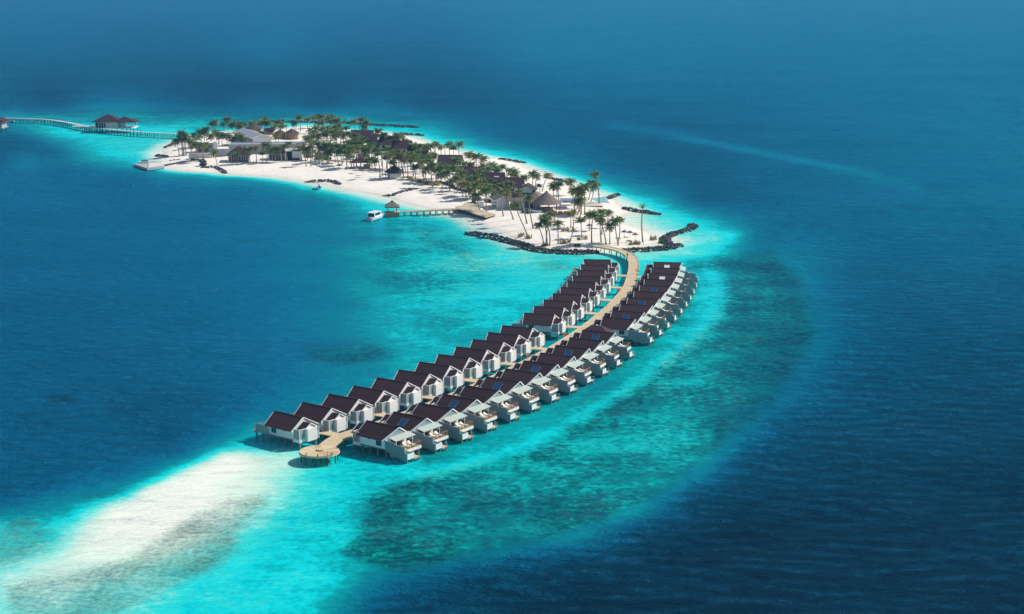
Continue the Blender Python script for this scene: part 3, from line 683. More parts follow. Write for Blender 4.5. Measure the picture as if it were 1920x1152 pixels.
part('edge_beam', ribbon(side(path, -1.62), .14, JZ-.3, JZ+.12), M['tanplain'], jet)
npile = 0
for i in range(1, len(path)-2, 3):
    p = path[i]; d = (path[i+1]-path[i-1]).normalized(); nrm = Vector((-d.y, d.x))
    if ground_z(p.x, p.y) > .9 or npile >= 96: continue
    b = MB()
    for s in (1, -1):
        q_ = p + nrm*s*1.3; b.cone((q_.x, q_.y), .14, .14, -2.5, JZ-.22, 8)
    a_, c_ = p+nrm*1.4, p-nrm*1.4
    b.beam((a_.x, a_.y, JZ-.34), (c_.x, c_.y, JZ-.34), .18, .24)
    part('pile_trestle', b, M['stiltdark'], jet); npile += 1
# short decks that serve the villa doors in pairs
for ocean in (False, True):
    for n in list(range(1, 12, 2)) + list(range(13, 22, 2)):
        (ca, sa, ta), (cb, sb, tb) = LG[(ocean, n)], LG[(ocean, n+1)]
        c0 = (ca+cb)/2 - (sa+sb)/2*(4.0 if ocean else 5.0); near = min(path, key=lambda p: (p-c0).length)
        d = (near-c0); L_ = d.length; d.normalize(); nrm = Vector((-d.y, d.x))
        e = c0 + d*max(1.0, L_-1.72)
        part('side_deck', ribbon([c0, (c0+e)/2, e], 2.6, JZ-.2, JZ-.02), M['deckpale'] if ocean else M['tanplain'], jet)

# round platform at the end
rp = thing('round_platform', 'round tan timber platform on stilts at the free end of the jetty', 'platform', (PLAT.x, PLAT.y, 0))
rad = 37.4/scale_at(PLAT)
def radial_mat():
    m = bpy.data.materials.new('radial_boards'); m.use_nodes = True; nt = m.node_tree; b = nt.nodes["Principled BSDF"]; b.inputs["Roughness"].default_value = .7
    tc = nt.nodes.new("ShaderNodeTexCoord"); s = nt.nodes.new("ShaderNodeSeparateXYZ"); nt.links.new(tc.outputs["Object"], s.inputs[0])
    a = nt.nodes.new("ShaderNodeMath"); a.operation = 'ARCTAN2'; nt.links.new(s.outputs["Y"], a.inputs[0]); nt.links.new(s.outputs["X"], a.inputs[1])
    mu = nt.nodes.new("ShaderNodeMath"); mu.operation = 'MULTIPLY'; mu.inputs[1].default_value = 16/(2*math.pi); nt.links.new(a.outputs[0], mu.inputs[0])
    fl = nt.nodes.new("ShaderNodeMath"); fl.operation = 'FLOOR'; nt.links.new(mu.outputs[0], fl.inputs[0])
    wn = nt.nodes.new("ShaderNodeTexWhiteNoise"); wn.noise_dimensions = '1D'; nt.links.new(fl.outputs[0], wn.inputs["W"])
    r = nt.nodes.new("ShaderNodeValToRGB"); r.color_ramp.elements[0].color = (.46, .34, .19, 1); r.color_ramp.elements[1].color = (.68, .54, .34, 1)
    nt.links.new(wn.outputs["Value"], r.inputs["Fac"]); nt.links.new(r.outputs["Color"], b.inputs["Base Color"])
    return m
part('deck', MB().cone((0, 0), rad, rad, 2.05, 2.25, 48), radial_mat(), rp)
part('rim', MB().cone((0, 0), rad+.1, rad+.1, 1.85, 2.04, 48), M['tanplain'], rp)
part('bench', MB().cone((.25, .3), .85, .85, 2.25, 2.55, 24), M['tanplain'], rp)
for k in range(10):
    a = 2*math.pi*k/10+.2; x, y = (rad-.35)*math.cos(a), (rad-.35)*math.sin(a)
    part('stilt', MB().cone((x, y), .13, .13, -2.5, 1.85, 8), M['stiltdark'], rp)
for k in range(5):
    a = 2*math.pi*k/5; part('stilt', MB().cone((1.6*math.cos(a), 1.6*math.sin(a)), .13, .13, -2.5, 1.85, 8), M['stiltdark'], rp)
a = -.98; lx, ly = rad*math.cos(a), rad*math.sin(a)
b = MB()
for s in (-.35, .35): b.beam((lx+.1+s, ly-.05, -1), (lx+.1+s, ly-.05, 3.0), .09)
for z in (-.2, .25, .7, 1.15, 1.6): b.beam((lx-.25, ly-.05, z), (lx+.45, ly-.05, z), .07)
part('ladder', b, M['stiltdark'], rp)
for k, a in enumerate((-2.2, -1.55, -.75, .45)):
    x, y = (rad-.15)*math.cos(a), (rad-.15)*math.sin(a); part('bollard', MB().cone((x, y), .11, .09, 2.25, 2.75, 10), M['stiltdark'], rp)

# life rings on posts
ring = bpy.data.meshes.new('ring'); bm = bmesh.new()
vs = [[bm.verts.new(((.42+.11*math.cos(v))*math.cos(u), .11*math.sin(v), (.42+.11*math.cos(v))*math.sin(u)+1.1)) for v in np.linspace(0, 2*math.pi, 7)[:-1]] for u in np.linspace(0, 2*math.pi, 17)[:-1]]
for i in range(16):
    for j in range(6): bm.faces.new((vs[i][j], vs[(i+1) % 16][j], vs[(i+1) % 16][(j+1) % 6], vs[i][(j+1) % 6]))
bm.to_mesh(ring); bm.free(); ring.materials.append(M['orange'])
rpost = MB().box(-.05, .05, .12, .2, 0, 1.6).mesh('post', M['white'])
for (px, py), lab in (((z2(1090,222)), 'orange life ring on the small deck beside the gap in the lagoon row'), ((z2(848,388)), 'orange life ring between the rows below the tenth lagoon-row villas'),
                      ((z3(1215,322)), 'orange life ring by the far ocean-row doors, right of the jetty'), ((z3(985,508)), 'orange life ring left of the jetty among the far lagoon-row villas')):
    p = at(px, py, JZ); near = min(path, key=lambda v: (v-p.to_2d()).length)
    q_ = near + (p.to_2d()-near).normalized()*1.45
    t = thing('life_ring', lab, 'life ring', (q_.x, q_.y, JZ), 0, 'life rings along the jetty'); link('ring', ring, t); link('post', rpost, t)

# small service roof in the gap of the ocean row
(c1, s1, t1), (c2, s2, t2) = LG[(True, 12)], LG[(True, 13)]
c = (c1+c2)/2 - s1*3.2
sh = thing('service_hut', 'small plum-roofed service hut filling the gap in the ocean row', 'hut', (c.x, c.y, 0), math.atan2(s1.y, s1.x))
part('roof', MB().hip(-3.4, 3.6, -2.2, 2.2, 4.3, 5.6, -1.6, 1.4), M['roof2'], sh)
part('wall', MB().box(-2.9, 3.1, -1.8, 1.8, 2.0, 4.14), M['white'], sh)
for x in (-2.6, 2.8):
    for y in (-1.5, 1.5): part('stilt', MB().box(x-.14, x+.14, y-.14, y+.14, -2.5, 2.0), M['stilt'], sh)

# ---------------------------------------------------------------- people
def person(p, rot, shirt, label, bag=False, z=0):
    me_ = bpy.data.meshes.new('body'); bm = bmesh.new()
    J = {'pelvis':(0,0,.95,.15),'belly':(0,0,1.15,.14),'chest':(0,0,1.38,.165),'neck':(0,0,1.5,.06),'head':(0,.02,1.63,.1),'top':(0,.01,1.73,.08)}
    E_ = [('pelvis','belly'),('belly','chest'),('chest','neck'),('neck','head'),('head','top')]
    for s, st in ((1, .16), (-1, -.16)):
        k = 'r' if s > 0 else 'l'
        J.update({k+'hip':(s*.1,0,.88,.1),k+'knee':(s*.1,st*.8+.03,.48,.065),k+'ankle':(s*.1,st*1.3-.03,.08,.045),k+'toe':(s*.11,st*1.3+.14,.03,.035),
                  k+'sho':(s*.19,0,1.43,.065),k+'elb':(s*.25,-st*.6,1.15,.047),k+'wri':(s*.25,-st*1.1+.1,.92,.033),k+'hand':(s*.25,-st*1.2+.12,.83,.03)})
        E_ += [('pelvis',k+'hip'),(k+'hip',k+'knee'),(k+'knee',k+'ankle'),(k+'ankle',k+'toe'),('chest',k+'sho'),(k+'sho',k+'elb'),(k+'elb',k+'wri'),(k+'wri',k+'hand')]
    vv = {k: bm.verts.new(v[:3]) for k, v in J.items()}
    for a, b_ in E_: bm.edges.new((vv[a], vv[b_]))
    bm.to_mesh(me_); bm.free()
    t = thing('person', label, 'person', p, rot)
    o = link('body', me_, t); o.modifiers.new('skin', 'SKIN'); o.modifiers.new('sub', 'SUBSURF').levels = 1
    sk = me_.skin_vertices[0].data
    for i, k in enumerate(J): sk[i].radius = (J[k][3], J[k][3]); sk[i].use_root = (k == 'pelvis')
    dg = bpy.context.evaluated_depsgraph_get(); ev = bpy.data.meshes.new_from_object(o.evaluated_get(dg))
    o.modifiers.clear(); o.data = ev; ev.materials.clear(); ev.materials.append(M['skin'])
    for nm, z0_, z1_, mt, push in (('shirt', 1.0, 1.47, shirt, 1.12), ('trousers', .12, 1.0, M['navy'], 1.15)):
        bm = bmesh.new(); bm.from_mesh(ev)
        kill = [f for f in bm.faces if not (z0_ < f.calc_center_median().z < z1_) or (nm == 'trousers' and abs(f.calc_center_median().x) > .2)]
        bmesh.ops.delete(bm, geom=kill, context='FACES'); bm.normal_update()
        for v in bm.verts: v.co += v.normal*.018
        m2 = bpy.data.meshes.new(nm); bm.to_mesh(m2); bm.free(); m2.materials.clear(); m2.materials.append(mt); link(nm, m2, t)
    hm = MB().cone((0, -.01), .115, .06, 1.66, 1.78, 10).mesh('hair', M['dark']); link('hair', hm, t)
pp = at(*z3(1093,172), JZ); person((pp.x, pp.y, JZ), .6, M['red'], 'person in a red top walking along the bend of the jetty')

LAMP = MB().cone((0, 0), .12, .09, 0, .9, 10).mesh('post', M['metal']); LHEAD = MB().cone((0, 0), .2, .12, .9, 1.15, 10).mesh('lamp_head', M['dark'])
for q, lab in ((z3(1138,148), 'small dark lamp post on the outer edge of the jetty bend'), (z3(1183,275), 'small dark lamp post on the right edge of the jetty past the bend'), (z3(893,632), 'small dark lamp post on the left edge of the jetty among the far lagoon villas')):
    p = at(*q, JZ); near = min(path, key=lambda v: (v-p.to_2d()).length); w_ = near+(p.to_2d()-near).normalized()*1.4
    t = thing('lamp_post', lab, 'lamp post', (w_.x, w_.y, JZ), 0, 'lamp posts along the jetty'); link('post', LAMP, t); link('lamp_head', LHEAD, t)

# ---------------------------------------------------------------- breakwaters
def boulder(seed):
    bm = bmesh.new(); bmesh.ops.create_icosphere(bm, subdivisions=2, radius=1); r = random.Random(seed)
    ax = [Vector((r.gauss(0, 1), r.gauss(0, 1), r.gauss(0, 1))).normalized() for _ in range(9)]
    lim = [r.uniform(.55, .85) for _ in ax]
    for v in bm.verts:                       # chop the ball with planes: angular rock
        for a, l in zip(ax, lim):
            d = v.co.dot(a)
            if d > l: v.co -= a*(d-l)
        v.co.z *= .8
    vs = np.array([v.co[:] for v in bm.verts]); fs = np.array([[v.index for v in f.verts] for f in bm.faces]); bm.free(); return vs, fs
BOULD = [boulder(i) for i in range(8)]
def breakwater(px, width, label, size=.8, top=1.1, dens=1.0):
    pts = [at(x, y, .3).to_2d() for x, y in px]; path = resample(pts, .8) if len(pts) > 1 else pts
    V_, F_ = [], []; o = 0; rg = random.Random(len(px)*97+int(px[0][0]))
    c = path[len(path)//2]
    for i, p in enumerate(path):
        d = (path[min(i+1, len(path)-1)] - path[max(i-1, 0)]).normalized(); nrm = Vector((-d.y, d.x))
        endf = min(1, .45+min(i, len(path)-1-i)*.12)
        size_ = size*.66
        for _ in range(max(3, int(width*1.15*dens/size_*.75))):
            off = rg.uniform(-.5, .5)*width*endf; s = size_*rg.uniform(.5, 1.3)
            h = .82*top*(1-(abs(off)/(width*.5))**1.6)*endf + rg.uniform(-.2, .25)
            q_ = p + nrm*off + d*rg.uniform(-.5, .5)
            vs, fs = BOULD[rg.randrange(8)]; e = Matrix.Rotation(rg.uniform(0, 6.3), 3, 'Z') @ Matrix.Rotation(rg.uniform(-.7, .7), 3, 'X')
            g0 = max(0, ground_z(p.x, p.y)) if _ == 0 else g0
            V_.append(vs*np.array([s*rg.uniform(.8, 1.3), s, s]) @ np.array(e).T + np.array([q_.x-c.x, q_.y-c.y, h-.25+g0*.92])); F_.append(fs+o); o += len(vs)
    me_ = bpy.data.meshes.new('breakwater'); me_.from_pydata(np.concatenate(V_).tolist(), [], np.concatenate(F_).tolist()); me_.materials.append(M['rock'])
    return thing('breakwater', label, 'breakwater', (c.x, c.y, 0), 0, 'rock breakwaters round the island', me_)
breakwater([(877,438),(905,442),(935,448),(962,455),(985,461),(1000,468),(1025,472),(1060,474),(1095,474),(1122,473)], 5.2, 'long dark rock breakwater left of the jetty end, wrapping the palm point', .75, 1.7)
breakwater([(1163,470),(1195,470),(1230,468),(1262,464),(1275,459)], 5.0, 'black rock breakwater right of the jetty end, along the sand tip', .75, 1.6)
breakwater([(1256,459),(1247,449),(1255,442),(1275,436),(1292,430),(1300,424),(1294,420)], 4.2, 'hooked rock breakwater curling out to sea from the sand tip', .75, 1.4)
breakwater([(1168,391),(1190,395),(1215,399),(1238,402)], 3.8, 'straight dark breakwater behind the lone palm', .7, 1.3)
breakwater([(1137,374),(1150,368),(1161,364)], 3.4, 'short grey breakwater beside the turquoise pool', .7, 1.3)
breakwater([(1022,335),(1040,338),(1064,342)], 3.2, 'low dark breakwater on the far beach behind the leaning palm', .65, 1.1)
breakwater([(936,298),(945,299),(962,302),(985,305)], 3.2, 'small far breakwater with a mound at its beach end, right of the villas', .65, 1.2)
breakwater([(741,251),(748,251),(765,252.5),(796,254)], 3.6, 'far breakwater behind the garden villas, shorter of the two there', .7, 1.4)
breakwater([(510,227.5),(560,229),(620,230),(680,233),(700,235),(735,236.5),(784,239)], 4.2, 'longest far breakwater, lying offshore behind the palm grove', .8, 1.5)
breakwater([(722,367),(735,368),(742,366),(765,361.5),(790,358)], 2.6, 'thin line of rocks lying across the beach above the pier', .6, .9)
breakwater([(573,341),(595,341),(620,342),(638,347)], 2.6, 'dark rock spit on the beach near the small white boat', .65, 1.0)
breakwater([(378,317),(395,316.5),(408,318),(425,325)], 3.2, 'curved rock groyne on the left beach below the glass pavilion', .7, 1.1)
breakwater([(312,305.5),(330,304.5),(355,305.5),(380,306.5),(381,315)], 3.4, 'dark rock groyne running inland from the boat dock', .7, 1.3)
breakwater([(294,291.5),(300,293.5),(315,295)], 2.6, 'small black rock pile on the sand spit behind the dock', .8, 1.4)
breakwater([(308,277),(318,272.5),(330,268)], 2.2, 'short rock line where the far footbridge meets the sand', .65, .9)
breakwater([(773,405),(800,404.5),(830,402.5),(855,400)], 1.2, 'row of dark rocks in the water under the pier', .6, .4)

# ---------------------------------------------------------------- helpers for island buildings
def hipped(name, label, cat, px, py, w, d, wall_h, roof_h, rot=0, roofm='roof2', wallm='palewall', over=.9, ridge=.5, front='glass', z=None, open_=False, n_front=6, group=None):
    """hip-roofed house; front (−y local) faces the camera; (px,py) = middle of its front foot"""
    p = on(px, py); g = p.z if z is None else z
    t = thing(name, label, cat, (p.x, p.y, g), rot, group)
    part('roof', MB().hip(-w/2-over, w/2+over, -over, d+over, wall_h, wall_h+roof_h, -w/2*ridge, w/2*ridge), M[roofm], t)
    if open_:
        for x in (-w/2, 0, w/2):
            for y in (0, d): part('post', MB().box(x-.12, x+.12, y-.12, y+.12, -.3, wall_h-.1), M['brown'], t)
    else:
        part('wall', MB().box(-w/2, w/2, 0, d, -.3, wall_h-.16), M[wallm], t)
        if front:
            gw = MB().box(-w/2+.5, w/2-.5, -.06, -.003, .15, wall_h-.5); gl = part('glass_front', gw, M['glass'], t)
            mu = MB()
            for i in range(n_front+1): x = -w/2+.5+(w-1)*i/n_front; mu.box(x-.07, x+.07, -.12, -.062, .15, wall_h-.5)
            mu.box(-w/2+.3, w/2-.3, -.14, -.064, wall_h-.5, wall_h-.3)
            link('mullion', mu.mesh('mullion', M['white']), gl)
    return t
def gabled(name, label, px, py, w, d, wall_h, roof_h, rot=0, roofm='roof2', wallm='white', group=None, panel=False, cat='house'):
    """gable-roofed house, ridge along local x; (px,py) = middle of the front foot"""
    p = on(px, py); t = thing(name, label, cat, (p.x, p.y, p.z), rot, group)
    part('wall', MB().prism([(0,-.4),(d,-.4),(d,wall_h),(d/2,wall_h+roof_h-.2),(0,wall_h)], -w/2, w/2, 0), M[wallm], t)
    r = MB(); e = .9; k = roof_h/(d/2)
    for s in (0, 1):
        y_e = -e if s == 0 else d+e
        r.prism([(d/2, wall_h+roof_h), (y_e, wall_h-e*k), (y_e, wall_h-e*k-.14), (d/2, wall_h+roof_h-.14)], -w/2-.7, w/2+.7, 0)
    rf = part('roof', r, M[roofm], t)
    if panel:
        zz = lambda y: wall_h+roof_h*(1-abs(y-d/2)/(d/2))
        link('skylight', MB().add([(w*.1,d*.06,zz(d*.06)+.1),(w*.1+2.0,d*.06,zz(d*.06)+.1),(w*.1+2.0,d*.24,zz(d*.24)+.1),(w*.1,d*.24,zz(d*.24)+.1),
            (w*.1,d*.06,zz(d*.06)+.2),(w*.1+2.0,d*.06,zz(d*.06)+.2),(w*.1+2.0,d*.24,zz(d*.24)+.2),(w*.1,d*.24,zz(d*.24)+.2)],
            [(0,3,2,1),(4,5,6,7),(0,1,5,4),(1,2,6,5),(2,3,7,6),(3,0,4,7)]).mesh('skylight', M['frost_and_glare']), rf)
    wn = MB()
    for x in (-w*.28, w*.2): wn.box(x-.7, x+.7, -.06, -.003, 1.0, 2.2)
    part('window', wn, M['glass'], t)
    return t

# the plum-roofed garden villas strung along the spine of the island
GV = [(676,268,10.5,'far end of the row, against the turquoise water'),(704,276,9,'second from the far end'),(728,281,8.5,'half hidden behind two tall palms'),(752,289,8.5,'with its ridge low among the palms'),
      (783,297,9.5,'in the middle of the row'),(842,318,10,'with the tallest bare roof slope'),(882,341,9.5,'behind the sand-side hedge'),(922,353,9,'left of the thatched restaurant, further one'),(950,363,12,'directly behind the thatched restaurant')]
for i, (x, y, w, lab) in enumerate(GV):
    gabled('garden_villa', 'plum-roofed garden villa '+lab, x, y, w, 9.0, 3.2, 3.1, R(-6), 'roof2', 'white', 'plum-roofed garden villas', panel=i in (1, 4, 7))

# long grey-roofed hall
p = on(492, 272); ax = Vector((-.43, .90)).normalized()
t = thing('grey_hall', 'long hall with a low-pitched grey metal roof and white fascia', 'hall', (p.x, p.y, p.z), math.atan2(ax.y, ax.x)-math.pi/2)
part('wall', MB().prism([(-5,-.3),(5,-.3),(5,3.6),(0,5.0),(-5,3.6)], 0, 33, 1), M['palewall'], t)
r = MB()
for s in (1, -1): r.prism([(0,5.45),(s*5.9,3.75),(s*5.9,3.6),(0,5.3)], -1.0, 34, 1)
part('roof', r, M['greyroof'], t)
f = MB()
for s in (1, -1): f.beam((s*.02,-1.06,5.4),(s*6.0,-1.06,3.68),.12,.35); f.box(s*5.95-.08, s*5.95+.08, -1.0, 34, 3.45, 3.8)
part('fascia', f, M['white'], t)
# large flat grey block behind the beach pavilions
p = on(499, 289)
t = thing('grey_block', 'wide flat-topped grey block standing behind the beach pavilions', 'building', (p.x, p.y, p.z), R(3))
part('wall', MB().box(-18.5, 18.5, 0, 10, -.4, 4.5), M['greywall'], t)
part('parapet', MB().box(-18.7, 18.7, -.15, .15, 4.5, 4.9).box(-18.7, 18.7, 9.85, 10.2, 4.5, 4.9).box(-18.7, -18.4, .15, 9.85, 4.5, 4.9).box(18.4, 18.7, .15, 9.85, 4.5, 4.9), M['greywall'], t)
part('roof_deck', MB().box(-18.4, 18.4, .15, 9.85, 4.42, 4.55), M['greyroof'], t)
hipped('beach_pavilion', 'plum hip-roofed pavilion with a long wall of glass, left on the beach', 'pavilion', 447.5, 304.5, 10, 8, 3.4, 3.8, R(4), ridge=.15, group='plum pavilions on the left beach', n_front=8)
hipped('beach_pavilion', 'plum hip-roofed pavilion with glass doors, between young palms, right of the loungers', 'pavilion', 519.5, 300.5, 8.5, 7, 3.4, 2.6, R(2), ridge=.35, group='plum pavilions on the left beach', n_front=5)
p = on(549, 301.5)
t = thing('cube_cabana', 'white framed cube cabana with awning and dark interior', 'cabana', (p.x, p.y, p.z), R(2))
part('frame', MB().box(-3.6,-3.3,-.3,5,-.3,5.2).box(3.3,3.9,-.3,5,-.3,5.6).box(-3.3,3.3,4.7,5,-.3,5.2).box(-.3,3.29,.4,.7,1.2,4.4), M['white'], t)
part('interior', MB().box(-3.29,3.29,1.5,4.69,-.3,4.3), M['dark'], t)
part('awning', MB().prism([(-.6,4.5),(4.9,5.35),(4.9,5.5),(-.6,4.62)],-3.9,-.2,0).prism([(-.6,4.5),(4.9,5.35),(4.9,5.5),(-.6,4.62)],.2,3.28,0), M['canopy'], t)
p = on(376, 297.5)
t = thing('beach_wall', 'low pale rendered wall standing on the sand left of the pavilions', 'wall', (p.x, p.y, p.z), R(5)); part('wall', MB().box(-5.6,5.6,0,.4,-.3,2.4), M['palewall'], t)
part('coping', MB().box(-5.7,5.7,-.06,.46,2.4,2.55), M['white'], t)
p = on(417.5, 293.5)
t = thing('beach_wall', 'tall grey rendered yard wall joining the grey block', 'wall', (p.x, p.y, p.z), R(6)); part('wall', MB().box(-3.6,3.4,0,.4,-.3,3.6), M['greywall'], t)
part('coping', MB().box(-3.7,3.4,-.06,.46,3.6,3.75), M['white'], t)
p = on(391, 286)
t = thing('white_house', 'flat white house half hidden by palms at the left end', 'house', (p.x, p.y, p.z), R(8))
part('wall', MB().box(-6,4.4,0,8,-.3,4.6), M['greywall'], t); part('tower', MB().box(2.6,4.2,-.4,-.003,-.3,5.4), M['white'], t)
part('window', MB().box(-5,-3,-.05,-.003,.3,2.6).box(-2,0,-.05,-.003,.3,2.6), M['glass'], t); part('roof_slab', MB().box(-6.3,4.5,-.3,8.3,4.6,4.85), M['white'], t)

M['thatchbrown'] = mat('brown_thatch', (.105, .078, .066), .95, spec=.05, noise=(1.6, .35), bump=(3, .6))
# thatched round huts at the far side
for x, y, w, h, lab, wm in ((474.5,253,8.0,2.5,'round brown-thatched hut furthest left behind the grey hall','tanwall'),(546,262,7.0,2.1,'thatched hut with tan timber walls, right of the red roof','tanwall'),(524,262,5.5,1.6,'small thatched hut tucked beside the tan-walled one','tanwall')):
    p = on(x, y); t = thing('thatched_hut', lab, 'hut', (p.x, p.y, p.z), 0, 'thatched huts behind the grey hall')
    part('roof', MB().cone((0,3.5), w*.62, .5, 3.2, 3.2+h, 14), M['thatchbrown'], t)
    part('wall', MB().cone((0,3.5), w*.48, w*.48, -.3, 3.2, 14), M[wm], t)
    ps = MB()
    for k in range(7): a = math.pi*(1.05+.9*k/6); ps.beam((w*.5*math.cos(a), 3.5+w*.5*math.sin(a), -.2), (w*.5*math.cos(a), 3.5+w*.5*math.sin(a), 3.1), .16)
    part('wall_post', ps, M['brown'], t)
    part('roof_cap', MB().cone((0,3.5), .7, .15, 3.0+h, 3.5+h, 10), M['thatchdark'], t)
M['redroof'] = mat('red_brown_roof', (.14, .06, .05), .8, noise=(1, .2))
gabled('red_roofed_hut', 'low hut with a red-brown roof between the thatched huts', 504, 252.5, 4.5, 4, 2.2, 1.3, 0, 'redroof', 'tanwall', None, cat='hut')

# thatched restaurant, cone-roofed bar, sail shade, pools
p = on(984, 393.5)
t = thing('thatched_restaurant', 'large thatched restaurant with a dark raised gable and grey walls', 'restaurant', (p.x, p.y, p.z), R(-8))
part('wall', MB().box(-5.8,5.8,0,11,-.3,4.2), M['greywall'], t)
part('roof', MB().hip(-7.4,7.8,-1.6,12.6,3.7,7.4,-2.0,2.2, t=.3), M['thatch'], t)
part('upper_wall', MB().prism([(-2.6,5.2),(2.6,5.2),(2.6,7.6),(0,9.0),(-2.6,7.6)], 3.4, 9.4, 1), M['palewall'], t)
r = MB()
for s in (1, -1): r.prism([(0,9.4),(s*3.9,7.2),(s*3.9,7.0),(0,9.2)], 2.6, 10.2, 1)
part('upper_roof', r, M['thatchdark'], t)
part('window', MB().box(-.2,3.4,-.06,-.003,.6,3.5), M['glass'], t); part('window_frame', MB().box(-.4,-.2,-.1,-.004,.4,3.7).box(3.4,3.6,-.1,-.004,.4,3.7).box(-.2,3.4,-.1,-.004,.4,.6), M['white'], t)
part('door', MB().box(-4.2,-2.6,-.06,-.003,0,2.8), M['brown'], t)
p = on(943, 391.5)
t = thing('restaurant_annex', 'white gabled annex with a shaded side veranda left of the restaurant', 'annex', (p.x, p.y, p.z), R(14))
part('wall', MB().prism([(-2.6,-.3),(2.6,-.3),(2.6,3.3),(0,4.6),(-2.6,3.3)], 0, 9, 1), M['white'], t)
r = MB()
for s in (1, -1): r.prism([(0,4.95),(s*3.5,3.2),(s*3.5,3.05),(0,4.8)], -.5, 9.5, 1)
part('roof', r, M['thatch'], t); f = MB()
for s in (1, -1): f.beam((s*.02,-.56,4.9),(s*3.6,-.56,3.1),.1,.3)
f.box(-3.65,-3.5,-.5,9.5,2.9,3.25); part('fascia', f, M['white'], t)
w = MB()
for k in range(5): w.box(-2.66,-2.603,.6+k*1.7,1.6+k*1.7,.2,2.6)
part('window', w, M['glass'], t)
p = on(1025, 398)
t = thing('cone_roofed_bar', 'open bar under a steep conical thatched roof, right of the restaurant', 'bar', (p.x, p.y, p.z))
part('roof', MB().cone((0,4.5), 6.0, .35, 2.9, 7.4, 18), M['thatch'], t); part('roof_cap', MB().cone((0,4.5), .6, .1, 7.2, 7.8, 10), M['thatchdark'], t)
for k in range(9):
    a = 2*math.pi*k/9; part('post', MB().cone((5.2*math.cos(a), 4.5+5.2*math.sin(a)), .13, .13, -.3, 2.95, 8), M['brown'], t)
part('counter', MB().cone((0,4.5), 2.6, 2.6, 0, 1.1, 16), M['tanwall'], t)
part('stone_bench', MB().cone((-4.5,-.6), 2.9, 2.9, -.2, .9, 18), M['greywall'], t)
p = on(1052, 403)
t = thing('orange_seating', 'orange lounge seating on a low deck beside the cone-roofed bar', 'seating', (p.x, p.y, p.z))
part('floor', MB().box(-3.2,3.2,-.6,5,-.3,.12), M['tanplain'], t); s_ = MB()
for x in (-2.4,-.2,2.0):
    for y in (.2,2.4): s_.box(x-.8,x+.8,y,y+.8,.12,.5); s_.box(x-.8,x+.8,y+.6,y+.8,.5,.95)
part('seat', s_, M['orange'], t)
p = on(1064, 389.5)
t = thing('shade_roof', 'flat blue-grey shade roof on posts between bar and pool', 'shade', (p.x, p.y, p.z))
M['bluegrey'] = mat('blue_grey_canvas', (.20, .23, .32), .7, noise=(.5, .1))
part('roof', MB().prism([(-2.0,2.3),(4.5,3.0),(4.5,3.12),(-2.0,2.42)],-2.9,2.6,0), M['bluegrey'], t)
for x in (-2.7,2.4):
    for y, h in ((-1.7,2.3),(4.2,2.9)): part('post', MB().box(x-.08,x+.08,y-.08,y+.08,-.3,h), M['brown'], t)
def pool(pxs, label):
    P_ = [on(x, y).to_2d() for x, y in pxs]; c = sum(P_, Vector((0, 0)))/len(P_); g = ground_z(c.x, c.y)+.25
    t = thing('swimming_pool', label, 'pool', (c.x, c.y, g))
    q_ = [p-c for p in P_]; big = [p*1.0+p.normalized()*.7 for p in q_]
    part('coping', MB().prism([tuple(p) for p in big], -.8, 0, 2), M['palewall'], t)
    part('water', MB().prism([tuple(p) for p in q_], .004, .03, 2), M['poolblue'], t)
pool([(1104,381),(1141,381),(1134,371.8),(1112,373)], 'turquoise infinity pool with a pale rim at the sea edge')
pool([(1054,380),(1073,380),(1074,374.5),(1055,375)], 'small turquoise pool behind the shade roof')
p = on(1110, 388)
t = thing('pool_terrace', 'low timber pool terrace edge below the infinity pool', 'terrace', (p.x, p.y, p.z)); part('deck', MB().box(-4.2,4.2,0,9,-.2,.35), M['deckpale'], t); part('edge', MB().box(-4.3,4.3,-.12,-.003,-.2,.32), M['brown'], t)
for k, (x, y) in enumerate(((1104,386),(1109,385.2),(1114,384.5))):
    p = on(x, y); thing('sun_lounger', f'white lounger on the infinity pool terrace, {("left","middle","right")[k]} one', 'sun lounger', (p.x, p.y+2, p.z+.35), R(80), 'loungers on the pool terrace', LOUNGE)
p = on(955, 397); 

# beach pavilions, umbrellas, loungers
hipped('open_pavilion', 'open-sided dark hip-roofed pavilion on the beach', 'pavilion', 676, 316.5, 6.4, 6, 2.9, 2.3, R(3), 'roof', over=1.1, ridge=.12, open_=True)
p = on(688, 317); t = thing('beach_bar', 'small brown beach bar beside the dark pavilion', 'bar', (p.x, p.y, p.z)); part('wall', MB().box(-1.5,1.5,0,2,-.2,1.9), M['brown'], t); part('counter', MB().box(-1.7,1.7,-.3,2.2,1.9,2.05), M['tanplain'], t)
hipped('open_pavilion', 'tiny dark hip-roofed shelter behind the dark pavilion', 'pavilion', 697, 312, 2.4, 2.4, 2.4, 1.0, 0, 'roof', over=.5, ridge=.1, open_=True)
p = on(738.5, 336.5); t = thing('round_bar', 'round dark-thatched bar with a curved white wall', 'bar', (p.x, p.y, p.z))
part('roof', MB().cone((0,3.4), 4.7, .3, 2.9, 5.9, 18), M['thatchdark'], t); part('wall', MB().cone((0,3.4), 3.1, 3.1, -.3, 2.4, 20), M['white'], t)
for k in range(8): a = 2*math.pi*k/8; part('post', MB().cone((4.0*math.cos(a), 3.4+4.0*math.sin(a)), .1, .1, -.3, 3.1, 8), M['brown'], t)
def umbrella(px, py, label, h=2.2, r=1.5, m='thatch'):
    p = on(px, py); t = thing('beach_umbrella', label, 'umbrella', (p.x, p.y, p.z), random.uniform(0, 6), 'thatched umbrellas on the sand')
    part('canopy', MB().cone((0, 0), r, .12, h-.25, h+.55, 12), M[m], t); part('pole', MB().cone((0, 0), .07, .06, -.3, h, 8), M['brown'], t)
